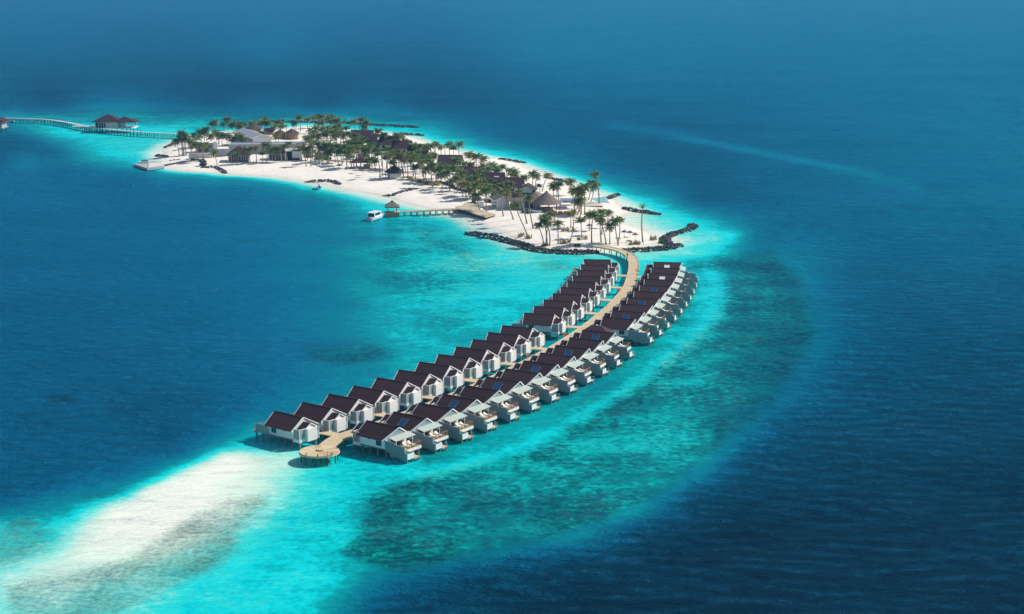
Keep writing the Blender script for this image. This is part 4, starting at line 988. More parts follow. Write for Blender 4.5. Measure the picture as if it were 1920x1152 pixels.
umbrella(615.3,314,'grey thatched umbrella left of all the beach pavilions'); umbrella(636,318.5,'brown thatched umbrella second from the left on the beach',m='thatchdark')
umbrella(667,325,'pale thatched umbrella in front of the open dark pavilion'); umbrella(680.7,329,'small tan thatched umbrella nearest the waterline')
umbrella(1170.5,447,'thin thatched umbrella on the sand tip, left one of the open pair',2.5,1.3); umbrella(1191,452,'thin thatched umbrella on the sand tip, near the lone palm',2.5,1.3)
umbrella(1105,434,'thatched umbrella standing among the palms on the sand tip',2.3,1.3); umbrella(1181,444,'low thatched umbrella between two taller ones on the sand tip',1.7,1.3)
for x, y, lab in ((596.5,310.5,'white beach lounger, left of the left umbrella pair, outer'),(601,310.8,'white beach lounger, left of the grey thatched umbrella, inner'),(640,318.8,'white beach lounger right of the brown thatched umbrella'),
                  (486.5,301.5,'white beach lounger in front of the glass pavilion, tilted up'),(478,303,'white beach lounger beside the glass pavilion, flatter'),(610,315,'white beach lounger in the grey umbrella shade')):
    p = on(x, y); thing('sun_lounger', lab, 'sun lounger', (p.x, p.y, p.z), R(random.uniform(60, 110)), 'loungers on the beach', LOUNGE)
umbrella(879,307,'orange cloth parasol above the garden villas, near the far beach',2.9,1.9,'orange')

# pier, gazebo, deck
GZ = 1.7
pa, pb = at(752, 397.5, GZ), at(868, 391.5, GZ)
t = thing('pier', 'straight tan pier from the beach deck to the thatched gazebo', 'pier')
pl = resample([pa.to_2d(), (pa.to_2d()+pb.to_2d())/2, pb.to_2d()], 1.2)
dk = ribbon(pl, 2.2, GZ-.2, GZ).mesh('deck', M['board']); add_run(dk, len(pl)); link('deck', dk, t)
d = (pb-pa).to_2d().normalized(); nrm = Vector((-d.y, d.x)); L_ = (pb-pa).length
part('edge_beam', ribbon(side(pl, 1.15), .12, GZ-.28, GZ+.12), M['tanplain'], t); part('edge_beam', ribbon(side(pl, -1.15), .12, GZ-.28, GZ+.12), M['tanplain'], t)
for k in range(9):
    q_ = pa.to_2d()+d*(1.4+k*(L_-2)/9.0)
    b = MB()
    for s in (1, -1): b.cone((q_.x+nrm.x*s*.9, q_.y+nrm.y*s*.9), .18, .18, -2.5, GZ-.2, 8)
    part('pile_trestle', b, M['stilt'], t)
p = at(735.5, 397.5, GZ)
t = thing('pier_gazebo', 'thatched gazebo on a slatted timber platform at the pier head', 'gazebo', (p.x, p.y, 0), R(4))
part('platform', MB().box(-2.9,2.9,-2.6,2.6,GZ-.25,GZ), M['tanplain'], t)
part('skirt', MB().box(-2.7,2.8,-2.75,-2.603,-.2,GZ+.2), M['tanwall'], t); part('skirt', MB().box(-2.95,-2.903,-2.6,2.6,-.2,GZ+.1), M['stiltdark'], t)
part('roof', MB().hip(-2.9,2.9,-2.9,2.9,GZ+2.3,GZ+4.2,-.35,.35,t=.35), M['thatch'], t); part('roof_cap', MB().box(-.5,.5,-.25,.25,GZ+4.1,GZ+4.4), M['thatchdark'], t)
for x in (-1.7,1.7):
    for y in (-1.7,1.7): part('post', MB().box(x-.16,x+.16,y-.16,y+.16,GZ,GZ+2.5), M['brown'], t)
for x in (-2.4,2.4):
    for y in (-2.2,2.2): part('stilt', MB().box(x-.16,x+.16,y-.16,y+.16,-2.5,GZ-.25), M['stiltdark'], t)
DZ = 1.75
P_ = [at(x, y, DZ).to_2d() for x, y in ((853,387.3),(866,385.4),(872,380.5),(886,378.5),(893,388),(910,396.5),(931,402.5),(911,407.5),(887,400),(872,394.5),(860,392.2))]
c = sum(P_, Vector((0, 0)))/len(P_)
t = thing('beach_deck', 'angular tan timber deck where the pier meets the sand', 'deck', (c.x, c.y, 0))
part('deck', MB().prism([tuple(p-c) for p in P_], DZ-.25, DZ, 2), M['decktan'], t)
f = MB()
for a, b_ in zip(P_[7:]+P_[:1], P_[8:]+P_[:1]):
    a2, b2 = a-c, b_-c
    n_ = max(2, int((b2-a2).length/2))
    for k in range(n_): q_ = a2+(b2-a2)*k/n_*1.0; q_ = q_*.97; f.box(q_.x-.12,q_.x+.12,q_.y-.12,q_.y+.12,-.6,DZ-.25)
part('pile_row', f, M['stilt'], t); part('skirt', MB().prism([tuple((p-c)*.93) for p in P_], -.2, DZ-.26, 2), M['stiltdark'], t)  # dark solid skirt stands in for the shade under the deck
p = on(892.5, 383.5); t = thing('kiosk', 'dark teal kiosk on the beach deck, behind the white counter', 'kiosk', (p.x, p.y, DZ), R(-6)); part('body', MB().box(-1.8,1.8,0,2.4,-.4,1.8), M['teal'], t); part('roof', MB().box(-1.9,1.95,-.1,2.5,1.8,1.95), M['dark'], t)
p = on(899.5, 390); t = thing('counter', 'white service counter on the beach deck, in front of the teal kiosk', 'counter', (p.x, p.y, DZ), R(-6)); part('body', MB().box(-1.6,1.6,0,1.6,-.4,1.7), M['white'], t); part('top', MB().box(-1.7,1.7,-.1,1.7,1.7,1.8), M['palewall'], t)

# left boat dock
def slab(pxs, z, th_): 
    P_ = [at(x, y, z).to_2d() for x, y in pxs]; c = sum(P_, Vector((0, 0)))/len(P_); return c, MB().prism([tuple(p-c) for p in P_], z-th_, z, 2), [p-c for p in P_]
c, mb, q_ = slab(((250.5,307.5),(276,316),(308,312),(309,305),(281,301.5)), 1.3, 1.0)
t = thing('boat_dock', 'grey concrete boat dock off the left beach with a white gangway', 'dock', (c.x, c.y, 0)); part('slab', mb, M['greywall'], t)
f = MB()
for v in q_: v = v*.93; f.box(v.x-.25,v.x+.25,v.y-.25,v.y+.25,-2.5,.3)
part('pile_row', f, M['stiltdark'], t)
g0_, g1_ = at(302,306.5,1.45).to_2d()-c, at(352,299.5,1.9).to_2d()-c
m_ = MB(); nn = Vector((-(g1_-g0_).y, (g1_-g0_).x)).normalized()*2.6
m_.add([(*(g0_-nn),1.25),(*(g1_-nn),1.8),(*(g1_+nn),1.8),(*(g0_+nn),1.25),(*(g0_-nn),1.45),(*(g1_-nn),2.0),(*(g1_+nn),2.0),(*(g0_+nn),1.45)],[(0,3,2,1),(4,5,6,7),(0,1,5,4),(1,2,6,5),(2,3,7,6),(3,0,4,7)])
part('gangway', m_, M['white'], t)
part('mast', MB().cone((at(254,306.5,1.3).x-c.x, at(254,306.5,1.3).y-c.y), .12, .08, 1.3, 6.2, 8), M['metal'], t)
p = at(279, 311.5, 1.3); 
c2, mb2, _ = slab(((277.5,311.8),(307.5,308),(303,302.3),(279,303.5)), 2.2, .25)
part('raised_deck', MB().add([(v[0]+c2.x-c.x, v[1]+c2.y-c.y, v[2]-.6) for v in mb2.v], mb2.f), M['palewall'], t)
p = at(271.5, 305.8, 1.4); t = thing('moored_tender', 'small tender with a green cover lying at the boat dock', 'boat', (p.x, p.y, 1.3), R(10))
part('hull', MB().add([(-2.4,-.8,.1),(1.6,-.8,.1),(2.8,0,.25),(1.6,.8,.1),(-2.4,.8,.1),(-2.6,-1,.9),(1.8,-1,.95),(3.2,0,1.15),(1.8,1,.95),(-2.6,1,.9)],[(0,4,3,2,1),(0,1,6,5),(1,2,7,6),(2,3,8,7),(3,4,9,8),(4,0,5,9),(5,6,7,8,9)]), M['hull'], t)
part('cover', MB().hip(-1.6,1.7,-.75,.75,1.2,1.75,-1.0,.9), M['green'], t)

# ---------------------------------------------------------------- far footbridge, stilt houses, boats
BZ = 2.7
pts = [at(x, y, BZ).to_2d() for x, y in ((-30,221.6),(4,221.7),(40,222.3),(88,224.4),(122,228.9),(149,234.3),(169,238),(203,242.2),(257,247.2),(300,249.5),(337,251.5),(362,255))]
pl = resample(pts, 1.3)
t = thing('footbridge', 'long pale footbridge on timber trestles curving away at the far left', 'footbridge')
dk = ribbon(pl, 2.6, BZ-.25, BZ).mesh('deck', M['deckpale']); link('deck', dk, t)
k = 0
for i in range(1, len(pl)-3, 2):
    if k >= 98 or ground_z(pl[i].x, pl[i].y) > .9: continue
    d = (pl[i+1]-pl[i-1]).normalized(); nrm = Vector((-d.y, d.x)); b = MB()
    for s in (1, -1): q_ = pl[i]+nrm*s*1.1; b.beam((q_.x, q_.y, -2.5), (q_.x, q_.y, BZ-.25), .3)
    a_, c_ = pl[i]+nrm*1.2, pl[i]-nrm*1.2; b.beam((a_.x, a_.y, .1), (c_.x, c_.y, BZ-.4), .14); b.beam((a_.x, a_.y, BZ-.38), (c_.x, c_.y, BZ-.38), .2)
    if i % 4 == 1: n2 = pl[min(i+2, len(pl)-1)]; b.beam((pl[i].x-nrm.x*1.1, pl[i].y-nrm.y*1.1, .3), (n2.x-nrm.x*1.1, n2.y-nrm.y*1.1, BZ-.4), .14)
    part('trestle', b, M['stiltdark'], t); k += 1
part('edge_beam', ribbon(side(pl, -1.3), .14, BZ-.3, BZ+.12), M['white'], t)
p = at(150, 235.6, BZ); 
part('bay', MB().box(p.x-3.5,p.x+10,p.y-4.5,p.y-1.0,BZ-.25,BZ-.01), M['deckpale'], t)
def stilt_house(px, py, label, two=True, sgn=1):
    p = at(px, py, BZ); t = thing('stilt_house', label, 'house', (p.x, p.y, 0), 0, 'hip-roofed stilt houses by the footbridge')
    part('floor_slab', MB().box(-7,15.5 if two else 7,0,11,BZ-.35,BZ), M['white'] if two else M['greywall'], t)
    part('wall', MB().box(-6.6,6.2,.5,10.5,BZ,BZ+3.5), M['palewall'] if two else M['greywall'], t)
    part('glass_front', MB().box(-6.2,-.5,.42,.497,BZ+.1,BZ+2.9), M['glass'], t); part('vent', MB().box(1.0,1.6,.42,.497,BZ+2.4,BZ+2.9), M['dark'], t)
    w = MB()
    for x in (-6.3,-4.6,-3.2,-1.8,-.5): w.box(x-.15,x+.15,.3,.415,BZ,BZ+3.4)
    part('mullion', w, M['palewall'], t)
    part('roof', MB().hip(-8.4,8.0,-1.3,12.3,BZ+3.5,BZ+6.9,-.8,.8), M['roof'], t)
    if two:
        part('annex_roof', MB().hip(5,16.6,-.9,11,BZ+3.3,BZ+5.8,8,9.5), M['roof'], t)
        part('annex_wall', MB().box(6.22,8.2,2,10,BZ,BZ+3.2), M['greywall'], t)
        for x in (8.6,11.5,14.9):
            for y in (.4,9.6): part('post', MB().box(x-.12,x+.12,y-.12,y+.12,BZ,BZ+3.25), M['white'], t)
        r = MB().box(8.7,15.2,.3,.38,BZ+.9,BZ+1.0).box(8.7,15.2,.3,.38,BZ+.4,BZ+.46); part('railing', r, M['white'], t)
    for x in ((-6,-3,0,3,6,9,11,13,15) if two else (-6,-2,2,6)):
        for y in (.6,10): part('stilt', MB().box(x-.15,x+.15,y-.15,y+.15,-2.5,BZ-.35), M['stiltdark'], t)
stilt_house(200, 240.3, 'stilt house with two joined plum hip roofs and white walls beside the footbridge')
stilt_house(-18, 240.5, 'stilt house cut by the left edge of the photo, pale wall and plum roof', False)

def hull_mesh(L, B, H, name, m):
    st = [(-.5,.82,.0),(-.25,.95,.0),(.1,1,.02),(.32,.75,.1),(.46,.3,.3),(.5,.02,.5)]
    mb = MB(); vs = []
    for x, w, k in st: vs += [(x*L,-B/2*w,H*(.92+.25*max(0,x))),(x*L,-B/2*w*.8,H*.25+k*H*.5),(x*L,0,-.25+k*H),(x*L,B/2*w*.8,H*.25+k*H*.5),(x*L,B/2*w,H*(.92+.25*max(0,x)))]
    fs = [(0,1,2,3,4)]
    for i in range(len(st)-1):
        a = 5*i
        for k in range(4): fs.append((a+k,a+5+k,a+6+k,a+1+k))
        fs.append((a,a+4,a+9,a+5))
    return mb.add(vs, fs).mesh(name, m)
p = at(704, 415, 0)
t = thing('speedboat', 'white cabin speedboat moored stern-on left of the pier gazebo', 'boat', (p.x, p.y+4, .1), R(68))
link('hull', hull_mesh(11, 3.6, 1.5, 'hull', M['hull']), t)
part('cabin', MB().add([(-4.2,-1.45,1.3),(2.6,-1.3,1.4),(2.6,1.3,1.4),(-4.2,1.45,1.3),(-4.2,-1.35,3.0),(1.4,-1.15,3.0),(1.4,1.15,3.0),(-4.2,1.35,3.0)],[(0,3,2,1),(4,5,6,7),(0,1,5,4),(1,2,6,5),(2,3,7,6),(3,0,4,7)]), M['hull'], t)
part('roof', MB().box(-5.0,1.7,-1.55,1.55,3.0,3.18), M['hull'], t)
part('window', MB().box(-3.6,.8,-1.47,-1.42,2.0,2.75), M['glass'], t); part('window', MB().box(-3.6,.8,1.42,1.47,2.0,2.75), M['glass'], t); part('window', MB().box(-4.28,-4.203,-1.2,1.2,1.6,2.8), M['glass'], t)
part('windscreen', MB().add([(2.35,-1.1,1.75),(2.35,1.1,1.75),(1.6,1.0,2.85),(1.6,-1.0,2.85),(2.45,-1.1,1.75),(2.45,1.1,1.75),(1.7,1.0,2.85),(1.7,-1.0,2.85)],[(0,3,2,1),(4,5,6,7),(0,1,5,4),(1,2,6,5),(2,3,7,6),(3,0,4,7)]), M['glass'], t)
for y in (-1.05,-.35,.35,1.05): part('outboard', MB().box(-6.2,-5.55,y-.2,y+.2,.9,1.6).box(-6.0,-5.7,y-.1,y+.1,-.3,.9), M['palewall'], t)
p = at(598, 354.5, 0); t = thing('motor_boat', 'small white open motor boat lying just off the beach', 'boat', (p.x, p.y, .05), R(100))
link('hull', hull_mesh(7.0, 2.8, 1.7, 'hull', M['hull']), t); part('console', MB().box(-.8,.4,-.5,.5,1.5,1.95), M['hull'], t); part('outboard', MB().box(-4.0,-3.5,-.25,.25,.9,2.0), M['dark'], t); part('windscreen', MB().box(.42,.5,-.5,.5,1.6,2.05), M['glass'], t)
p = at(14.5, 230.8, 0); t = thing('skiff', 'tiny white skiff floating beside the far footbridge', 'boat', (p.x, p.y, .05), R(25)); link('hull', hull_mesh(8.5, 2.6, 1.0, 'hull', M['hull']), t); part('bench', MB().box(-1,1.2,-.8,.8,.9,1.25), M['palewall'], t)
pp = at(264, 248.2, BZ); person((pp.x, pp.y, BZ), 1.4, M['navy'], 'person in dark clothes walking on the far footbridge')

# ---------------------------------------------------------------- palms
GREENS = [(.09,.17,.04),(.13,.22,.045),(.07,.14,.045),(.19,.24,.045),(.15,.19,.05)]
YELL = [(.28,.26,.07),(.32,.23,.075),(.22,.22,.07)]; BROWN = [(.24,.145,.08),(.19,.125,.08)]
def frond(rg, L, az, el, droop, leaf, col, out):
    V_, F_, C_ = out; n = 9
    ca, sa = math.cos(az), math.sin(az); x = z = 0.0; a = el; pts = []
    for i in range(n+1):
        pts.append((x, z)); x += L/n*math.cos(a); z += L/n*math.sin(a); a -= droop/n*(.5+i/n)
    def w(px_, side_, pz): return (ca*px_-sa*side_, sa*px_+ca*side_, pz)
    def face(vs): 
        o = len(V_); V_.extend(vs); F_.append(tuple(range(o, o+len(vs)))); C_.append(tuple(c*rg.uniform(.85, 1.15) for c in col))
    for i in range(n):
        (xa, za), (xb, zb) = pts[i], pts[i+1]; tw = .05*(1-i/n)+.015
        face([w(xa,-tw,za),w(xb,-tw,zb),w(xb,tw,zb),w(xa,tw,za)])
        if i < 1: continue
        f = math.sin(math.pi*min(1, (i+.6)/(n+.4)))**.6*leaf
        for s in (1, -1):
            for k in (0, .5):
                bx, bz = xa+(xb-xa)*k, za+(zb-za)*k; ex, ez = xa+(xb-xa)*(k+.4), za+(zb-za)*(k+.4)
                l = f*rg.uniform(.8, 1.15); dr = l*rg.uniform(.25, .6)
                face([w(bx,0,bz), w(ex,0,ez), w(ex+(xb-xa)*.9,s*l*.85,ez+(zb-za)*.6-dr), w(bx+(xb-xa)*.7,s*l*.8,bz+(zb-za)*.5-dr)])
def crown(seed, n, L, elr, droop, leaf, yellow, brown):
    rg = random.Random(seed); out = ([], [], [])
    for i in range(n):
        az = i*2.399+rg.uniform(-.25, .25); t_ = i/(n-1); el = elr[1]+(elr[0]-elr[1])*t_+rg.uniform(-.12, .12)   # old, low leaves first
        col = rg.choice(BROWN) if t_ < brown else rg.choice(YELL) if rg.random() < yellow else rg.choice(GREENS)
        frond(rg, L*rg.uniform(.8, 1.1)*(.75+.25*math.sin(math.pi*t_)), az, el, droop*rg.uniform(.8, 1.2), leaf, col, out)
    V_, F_, C_ = out; me_ = bpy.data.meshes.new('crown'); me_.from_pydata(V_, [], F_)
    a = me_.attributes.new('Col', 'FLOAT_COLOR', 'CORNER'); buf = []
    for f, c in zip(F_, C_): buf += [(*c, 1)]*len(f)
    a.data.foreach_set('color', np.array(buf, np.float32).ravel()); me_.materials.append(M['frond']); return me_
CROWNS = {'spread': [crown(10+i, 26, 3.7, (1.3, -.35), 1.45, .85, .12, .10) for i in range(4)],
          'brush': [crown(30+i, 22, 3.2, (1.45, .35), 1.0, .75, .1, .0) for i in range(3)],
          'yellow': [crown(50+i, 24, 3.5, (1.3, -.3), 1.4, .8, .45, .12) for i in range(3)],
          'brown': [crown(70+i, 20, 3.2, (1.2, -.7), 1.3, .7, .4, .45) for i in range(2)],
          'sparse': [crown(90+i, 9, 2.3, (1.45, .2), .8, .4, .15, .1) for i in range(2)]}
def palm(base_px, crown_px, label, group=None, style=None, size=None):
    b = on(*base_px); s = scale_at(b); rg = random.Random(int(base_px[0]*31+base_px[1]*17))
    h = max(2.2, (base_px[1]-crown_px[1])/s/CP); lean = (crown_px[0]-base_px[0])/s; ly = rg.uniform(-.08, .08)*h
    t = thing('coconut_palm', label, 'palm tree', (b.x, b.y, b.z-.15), 0, group)
    mb = MB(); n, k = 6, 6; bow = rg.uniform(-.06, .06)*h; rad_ = .12+.009*h
    for i in range(n+1):
        u = i/n; cx = lean*u**1.35+bow*math.sin(math.pi*u); cy = ly*u; r_ = rad_*(1.25-.55*u) if i else rad_*1.6
        mb.v += [(cx+r_*math.cos(6.283*j/k), cy+r_*math.sin(6.283*j/k), h*u) for j in range(k)]
    for i in range(n):
        for j in range(k): mb.f.append((i*k+j, i*k+(j+1) % k, (i+1)*k+(j+1) % k, (i+1)*k+j))
    me_ = bpy.data.meshes.new('trunk'); me_.from_pydata(mb.v, [], mb.f); me_.polygons.foreach_set('use_smooth', [True]*len(me_.polygons)); me_.materials.append(M['trunk']); link('trunk', me_, t)
    style = style or rg.choices(['spread', 'brush', 'yellow', 'brown', 'sparse'], [44, 22, 22, 6, 6])[0]
    c = link('crown', rg.choice(CROWNS[style]), t, (lean, ly, h-.1), rg.uniform(0, 6.28))
    c.rotation_euler = (rg.uniform(-.15, .15), rg.uniform(-.15, .15)+max(-.3, min(.3, lean/h*.5)), rg.uniform(0, 6.28))
    sz = size or rg.uniform(.85, 1.12); c.scale = (sz, sz, sz*rg.uniform(.9, 1.1))
# single palms one can point at:  base x, base y, crown x, crown y, style, size, label
SOLO = '''1205.4 454 1204 390 sparse 1.0|tall thin lone palm standing apart on the sand tip
1068.5 465.5 1075 433 sparse .9|small leaning palm at the rock edge just left of the jetty
1020.2 463.3 1009.6 423 spread .72|palm with a leaning trunk, leftmost of the clump above the rocks
1025.5 460.6 1019 409 spread .8|tallest palm of the clump above the rocks
1030.4 462 1024 413 spread .75|palm on the right side of the clump above the rocks
1024 455 1028 421 yellow .7|short yellowing palm inside the clump above the rocks
1046.4 459 1045 419 yellow .85|yellow-green bushy palm right of the clump above the rocks
1090.6 446 1088.4 416 brush 1.0|upright brush-crowned palm left of the umbrella palms
1070.3 428 1069.8 401 yellow .7|yellow-leaved palm in front of the orange seating
1075 426 1074.5 398 yellow .75|yellow-green palm right behind another before the orange seating
1105 433 1104 404 spread .7|palm with a straight trunk beside the umbrella on the sand tip
1109.7 458 1111.5 402 spread .85|tall palm with a kinked trunk foot near the jetty start
1127.4 455 1124.7 407 spread .8|dark palm standing just above the start of the jetty
1136.6 459 1126.5 415 spread .7|low dark palm with a trunk leaning left toward its neighbour
1128 440 1126 400 brush .8|upright palm behind the dark pair above the jetty
1143.5 459 1142.4 424 spread .8|round-crowned dark palm on a thick pale trunk near the jetty
1140 428 1140 398 spread .7|small palm standing behind the round-crowned dark one
1159.6 461 1152.7 415 spread .8|palm with a rightward-bent foot, right of the round-crowned dark one
1158.5 456 1161.3 415 brush .8|light green brush-crowned palm at the right end of the tip palms
1031 417 1032 403 spread .8|short palm beside the posts of the cone-roofed bar
944 406 943.6 358 brown .8|straight tall palm with a dry crown in front of the annex
963 412.5 951 363 brown .8|left-leaning tall palm with drooping dry leaves before the restaurant
988.3 439 966 385 spread .8|long thin palm leaning far left out over the sand
988 420 972.5 361 yellow .75|leaning palm with its crown against the thatched roof
1000 429 991 372 spread .75|slim palm in front of the restaurant window
900.6 398 894 367 spread .95|dark palm leaning over the white counter on the beach deck
913 400 910 358 spread 1.0|dark full palm at the right edge of the beach deck
1123 384 1115 328 spread .75|tallest palm by the infinity pool, round crowned
1103.5 376 1109 343 spread .85|dark palm left of the tallest one by the pool
1107.5 380 1115 349 spread .9|dark palm with hanging leaves below the tallest one by the pool
1016.7 360 1026.7 329 yellow .85|palm leaning right on the far beach before the low breakwater
998 353 999 326 spread .95|dark spiky palm on the far beach, left of the leaning one
1003.7 354 1006 330 spread .8|lighter palm touching the dark spiky one on the far beach
1012 360 1010.4 350 brush .7|very short palm on the far beach
1071 367 1069 341 spread .95|dark palm on the far beach left of the pools
407.5 310 402 287 yellow .95|yellow-green palm alone on the left beach before the yard wall'''
for ln in SOLO.split('\n'):
    a, lab = ln.split('|'); v = a.split(); palm((float(v[0]), float(v[1])), (float(v[2]), float(v[3])), lab, None, v[4], float(v[5]))
GROUPS = {
'palm behind the cone-roofed bar and shade roof, near the pools': '1037 371 1037.5 350;1047.5 378 1046.7 348;1044 372 1043 347;1073 377 1074 357;1082 391 1084 361;1090 401 1092 357;1088 406 1088 375;1083 404 1084 378;1096 402 1095 352;1078 400 1080 356;1086 398 1089 366',
'palm in the belt between the garden villas and the pier beach': '886 375 884 356;873 375 871 346;868 369 867.8 345;850 350 847.7 317;843.5 359 837.5 325;831 355 826 329;857.5 363 856.7 337;847 352 846.6 340;812 351 808 311;818 340 817 317;835 340 834 315;826 335 825 311;887 372 887 350;902 356 901 331;927 373 926 350;935 361 934.5 344;921 363 919 341;956 371 955.5 346;942 372 942 350;867 346 866 324;897 346 896 324;914 341 913.5 320;907 336 905 315;913 372 912 349;880 366 878 341;862 358 861 332;892 360 891 335;822 345 822 318;905 366 904 342',
'palm along the far beach side, behind the garden villas': '882 311 880 290;893 316 892.5 293;905 316 906 298;921 327 921 310;943.5 332 942 316;960 341 958 321;966 346 964 327;984 346 983 333;884 337 883 312;870 326 870 308;859 326 855.6 300;785 300 784.5 275;806 300 806 275;818 297 817 271;834 297 833 277;843 291 843 271.5;850 298 850 280;861 293 862 270;811 311 810.5 290;711.5 276 709.5 246;720 279 720.8 253;738 287 731 261;745 287 744.5 256;751.5 272 751 257;758 274 758.6 266;777 296 777 274;928 334 928 315;950 338 950 320;933 340 932 322;828 298 826 275;795 298 795 276',
'palm at the far water edge behind the dense grove': '675 247 674.5 227;680 248 679.6 227;688 248 687 231;684 248 683.5 239;563 248 561 221.5;577.6 242 577 224;590 241 589 221;598 250 597 219;605 250 604 220;613 246 613 222.5;620 244 620 220;622 246 621.5 228;632 246 632 227;648.6 247 647 227;667 249 662.6 229',
'green palm in the dense grove above the beach umbrellas': '602 256 601.7 231;583 266 582.6 245;593 266 592.7 242;605 271 605 245;615 266 615 241;626 263 625.4 240;635 259 634.5 237;641 263 641 242;575 286 574.7 259;586 286 586 256;597 284 597 256;610 286 609.6 256;621 281 621 251;628 286 627.7 256;638 281 637.8 251;645 286 644.6 254;652 286 652.5 254;661 281 661.5 254;668 281 668.3 256;570 296 570 272;574.3 312 573.5 281;577 301 577 285;599 307 597 273;591 301 590.5 270;603 304 601.7 279;606 304 606 273;614 304 614 273;620 301 619.8 275;630 305 627.7 281;635 307 632 275;641 310 636.7 284;643 306 642.4 277;650 311 649 277;651.3 318 652.5 286;660 316 658 279;665 291 665 264;662 301 661.5 272;668 314 668.3 277;674 301 674 270;679 301 678.5 279;688 304 687.5 281;692 319 692 300;616.5 306 616.4 286;655 300 655 268;580 292 580 262;630 275 630 246;650 272 650 243;612 285 612 250;589 278 589 250',
'palm in the grove around the round thatched bar and dark pavilion': '683 291 682.4 263;696 301 695 272;677 298 677 276.4;688 304 687 283;706 311 704 285;716 311 715 283;712.4 334 708.4 292;716.5 331 716.3 290;724 316 724 299;733 321 733 292;743 333 742 297;757 335 751 291;757 335 756.5 300;765.5 333 766 301;776 331 775 299;728 336 735 308;779.7 336 778 317;795 336 789.6 306;802 321 801 299;704 319 704 305;698 316 698 299;788 323 787 300;793 331 792 300;808.5 341 805 306;748 318 748 288;770 318 769 290;784 312 783 287;761 325 760 295;726 318 726 290;739 316 739 288;815 325 814 296;800 344 799 318',
'palm rising behind the grey hall and thatched huts': '428.5 244 428 224;422 246 422 233;442 246 442 231.4;449 249 449 233;437 246 436.4 235;450 249 450 240;458 245 457.4 234;474 241 474 231;473 251 473 241.5;487 249 486.5 232;493 250 493 229.6;498 246 497.5 225;502 250 502 231.4;507 250 506.6 235;515 254 515 236;521 252 520 230.5;525 250 525 232;526 260 528 237;537 245 536.7 238.7;554.6 248 552 231.4;399 250 398.4 233;404 250 404 228.7;407 250 406.6 236;419 244 419.4 233;541 291 541 271.5;496 266 495.7 251.5;491 266 491 252.4;517 267 516.6 256;522 268 522 260.6',
'palm planted among the grey hall, walls and white house': '445 271 444.6 254;431 273 431 256;438 273 438 261.5;457 273 456.5 264;405 269 404.8 249;411 271 411 252.4;417 273 416.6 256;409 272 409 261.5;395.7 273 395.7 256;388 276 387.5 243;384 276 384 249;378 275 376 248;425 273 425 254;451 273 451 256',
'young palm in front of the beach pavilions': '500 304 499 274;481 306.5 479 278;469.5 307 464.7 281;492.5 307 493 290;516.6 304 515 281;529 305 527.6 278;442.5 309 442 290;565 301 565 277;538 304 535 278',
'palm in the clump on the left beach before the white house': '344 292 346.4 255;342 292 341 260;349 291.5 348 261.5;336.5 292.5 332 266;345 292 342 250;365 279 364.7 254;370 276 371 258;380 286 379 259;360 291 360 272.5;358 291 358 268;368.5 298.5 366.5 271.5;382.5 303.5 378.3 273;363 300 373 276;383 301 385.6 272.5;388 286 389 274'}
for lab, s_ in GROUPS.items():
    for k in s_.split(';'):
        v = [float(x) for x in k.split()]; palm((v[0], v[1]), (v[2], v[3]), lab, 'palms: '+lab)
palm((583, 312), (583.7, 272), 'orange-brown dying palm standing out in front of the dense grove', None, 'brown', .95)

# ---------------------------------------------------------------- low plants
def tuft(seed, n, h, col):
    rg = random.Random(seed); V_, F_, C_ = [], [], []
    for i in range(n):
        x, y = rg.gauss(0, .45), rg.gauss(0, .45); a = rg.uniform(0, 6.28); l = h*rg.uniform(.5, 1.1); ox, oy = rg.uniform(-.35, .35)*l, rg.uniform(-.35, .35)*l; w = .09+.05*h*rg.random()
        o = len(V_); V_ += [(x-w*math.cos(a), y-w*math.sin(a), 0), (x+w*math.cos(a), y+w*math.sin(a), 0), (x+ox+w*1.4*math.cos(a), y+oy+w*1.4*math.sin(a), l*.65), (x+ox*1.6, y+oy*1.6, l)]
        F_.append((o, o+1, o+2, o+3)); c = rg.choice(col); C_.append(tuple(k*rg.uniform(.8, 1.2) for k in c))
    me_ = bpy.data.meshes.new('tuft'); me_.from_pydata(V_, [], F_); a = me_.attributes.new('Col', 'FLOAT_COLOR', 'CORNER')
    a.data.foreach_set('color', np.array([(*c, 1) for c in C_ for _ in range(4)], np.float32).ravel()); me_.materials.append(M['frond']); return me_
DRY = [tuft(i, 18, 1.9, [(.40,.32,.14),(.33,.27,.12),(.22,.20,.09)]) for i in range(3)]; LUSH = [tuft(9+i, 90, 1.5, GREENS+[(.10,.15,.03)]) for i in range(3)]
for k, (x, y) in enumerate(((975,445),(978,443.5),(988,447),(993,447.5),(1054,457.5),(1060,457),(1064,456),(1057,434),(1064,433),(1087,451),(1097,449),(1183,459.5),(1188,459),(1194,458.5),(1197.5,459),(1223,450),(1227,449.5))):
    p = on(x, y); thing('dry_shrub', 'dry yellowish shrub stalks sticking out of the sand on the palm point', 'shrub', (p.x, p.y, p.z-.05), k, 'dry shrubs on the palm point', DRY[k % 3])
for k in range(22):
    x = 767+k*2.6; y = 336+k*.52+(k*7 % 5)*.9; p = on(x, y); thing('dry_shrub', 'dry young plant in the scrubby row right of the round bar', 'shrub', (p.x, p.y, p.z-.05), k, 'dry plants right of the round bar', DRY[k % 3])
for x, y, lab in ((1241,456.5,'bright green bush at the tip by the hooked breakwater'),(1022,462.8,'tiny green bush at the rock edge below the clump'),(982,400,'green bush below the restaurant window, left'),(991,401,'green bush below the restaurant window, right'),(1083,463.5,'dark spiky bush right beside the jetty foot')):
    p = on(x, y); t = thing('green_bush', lab, 'bush', (p.x, p.y, p.z-.05), 0, None, LUSH[int(x) % 3])
rg = random.Random(21)
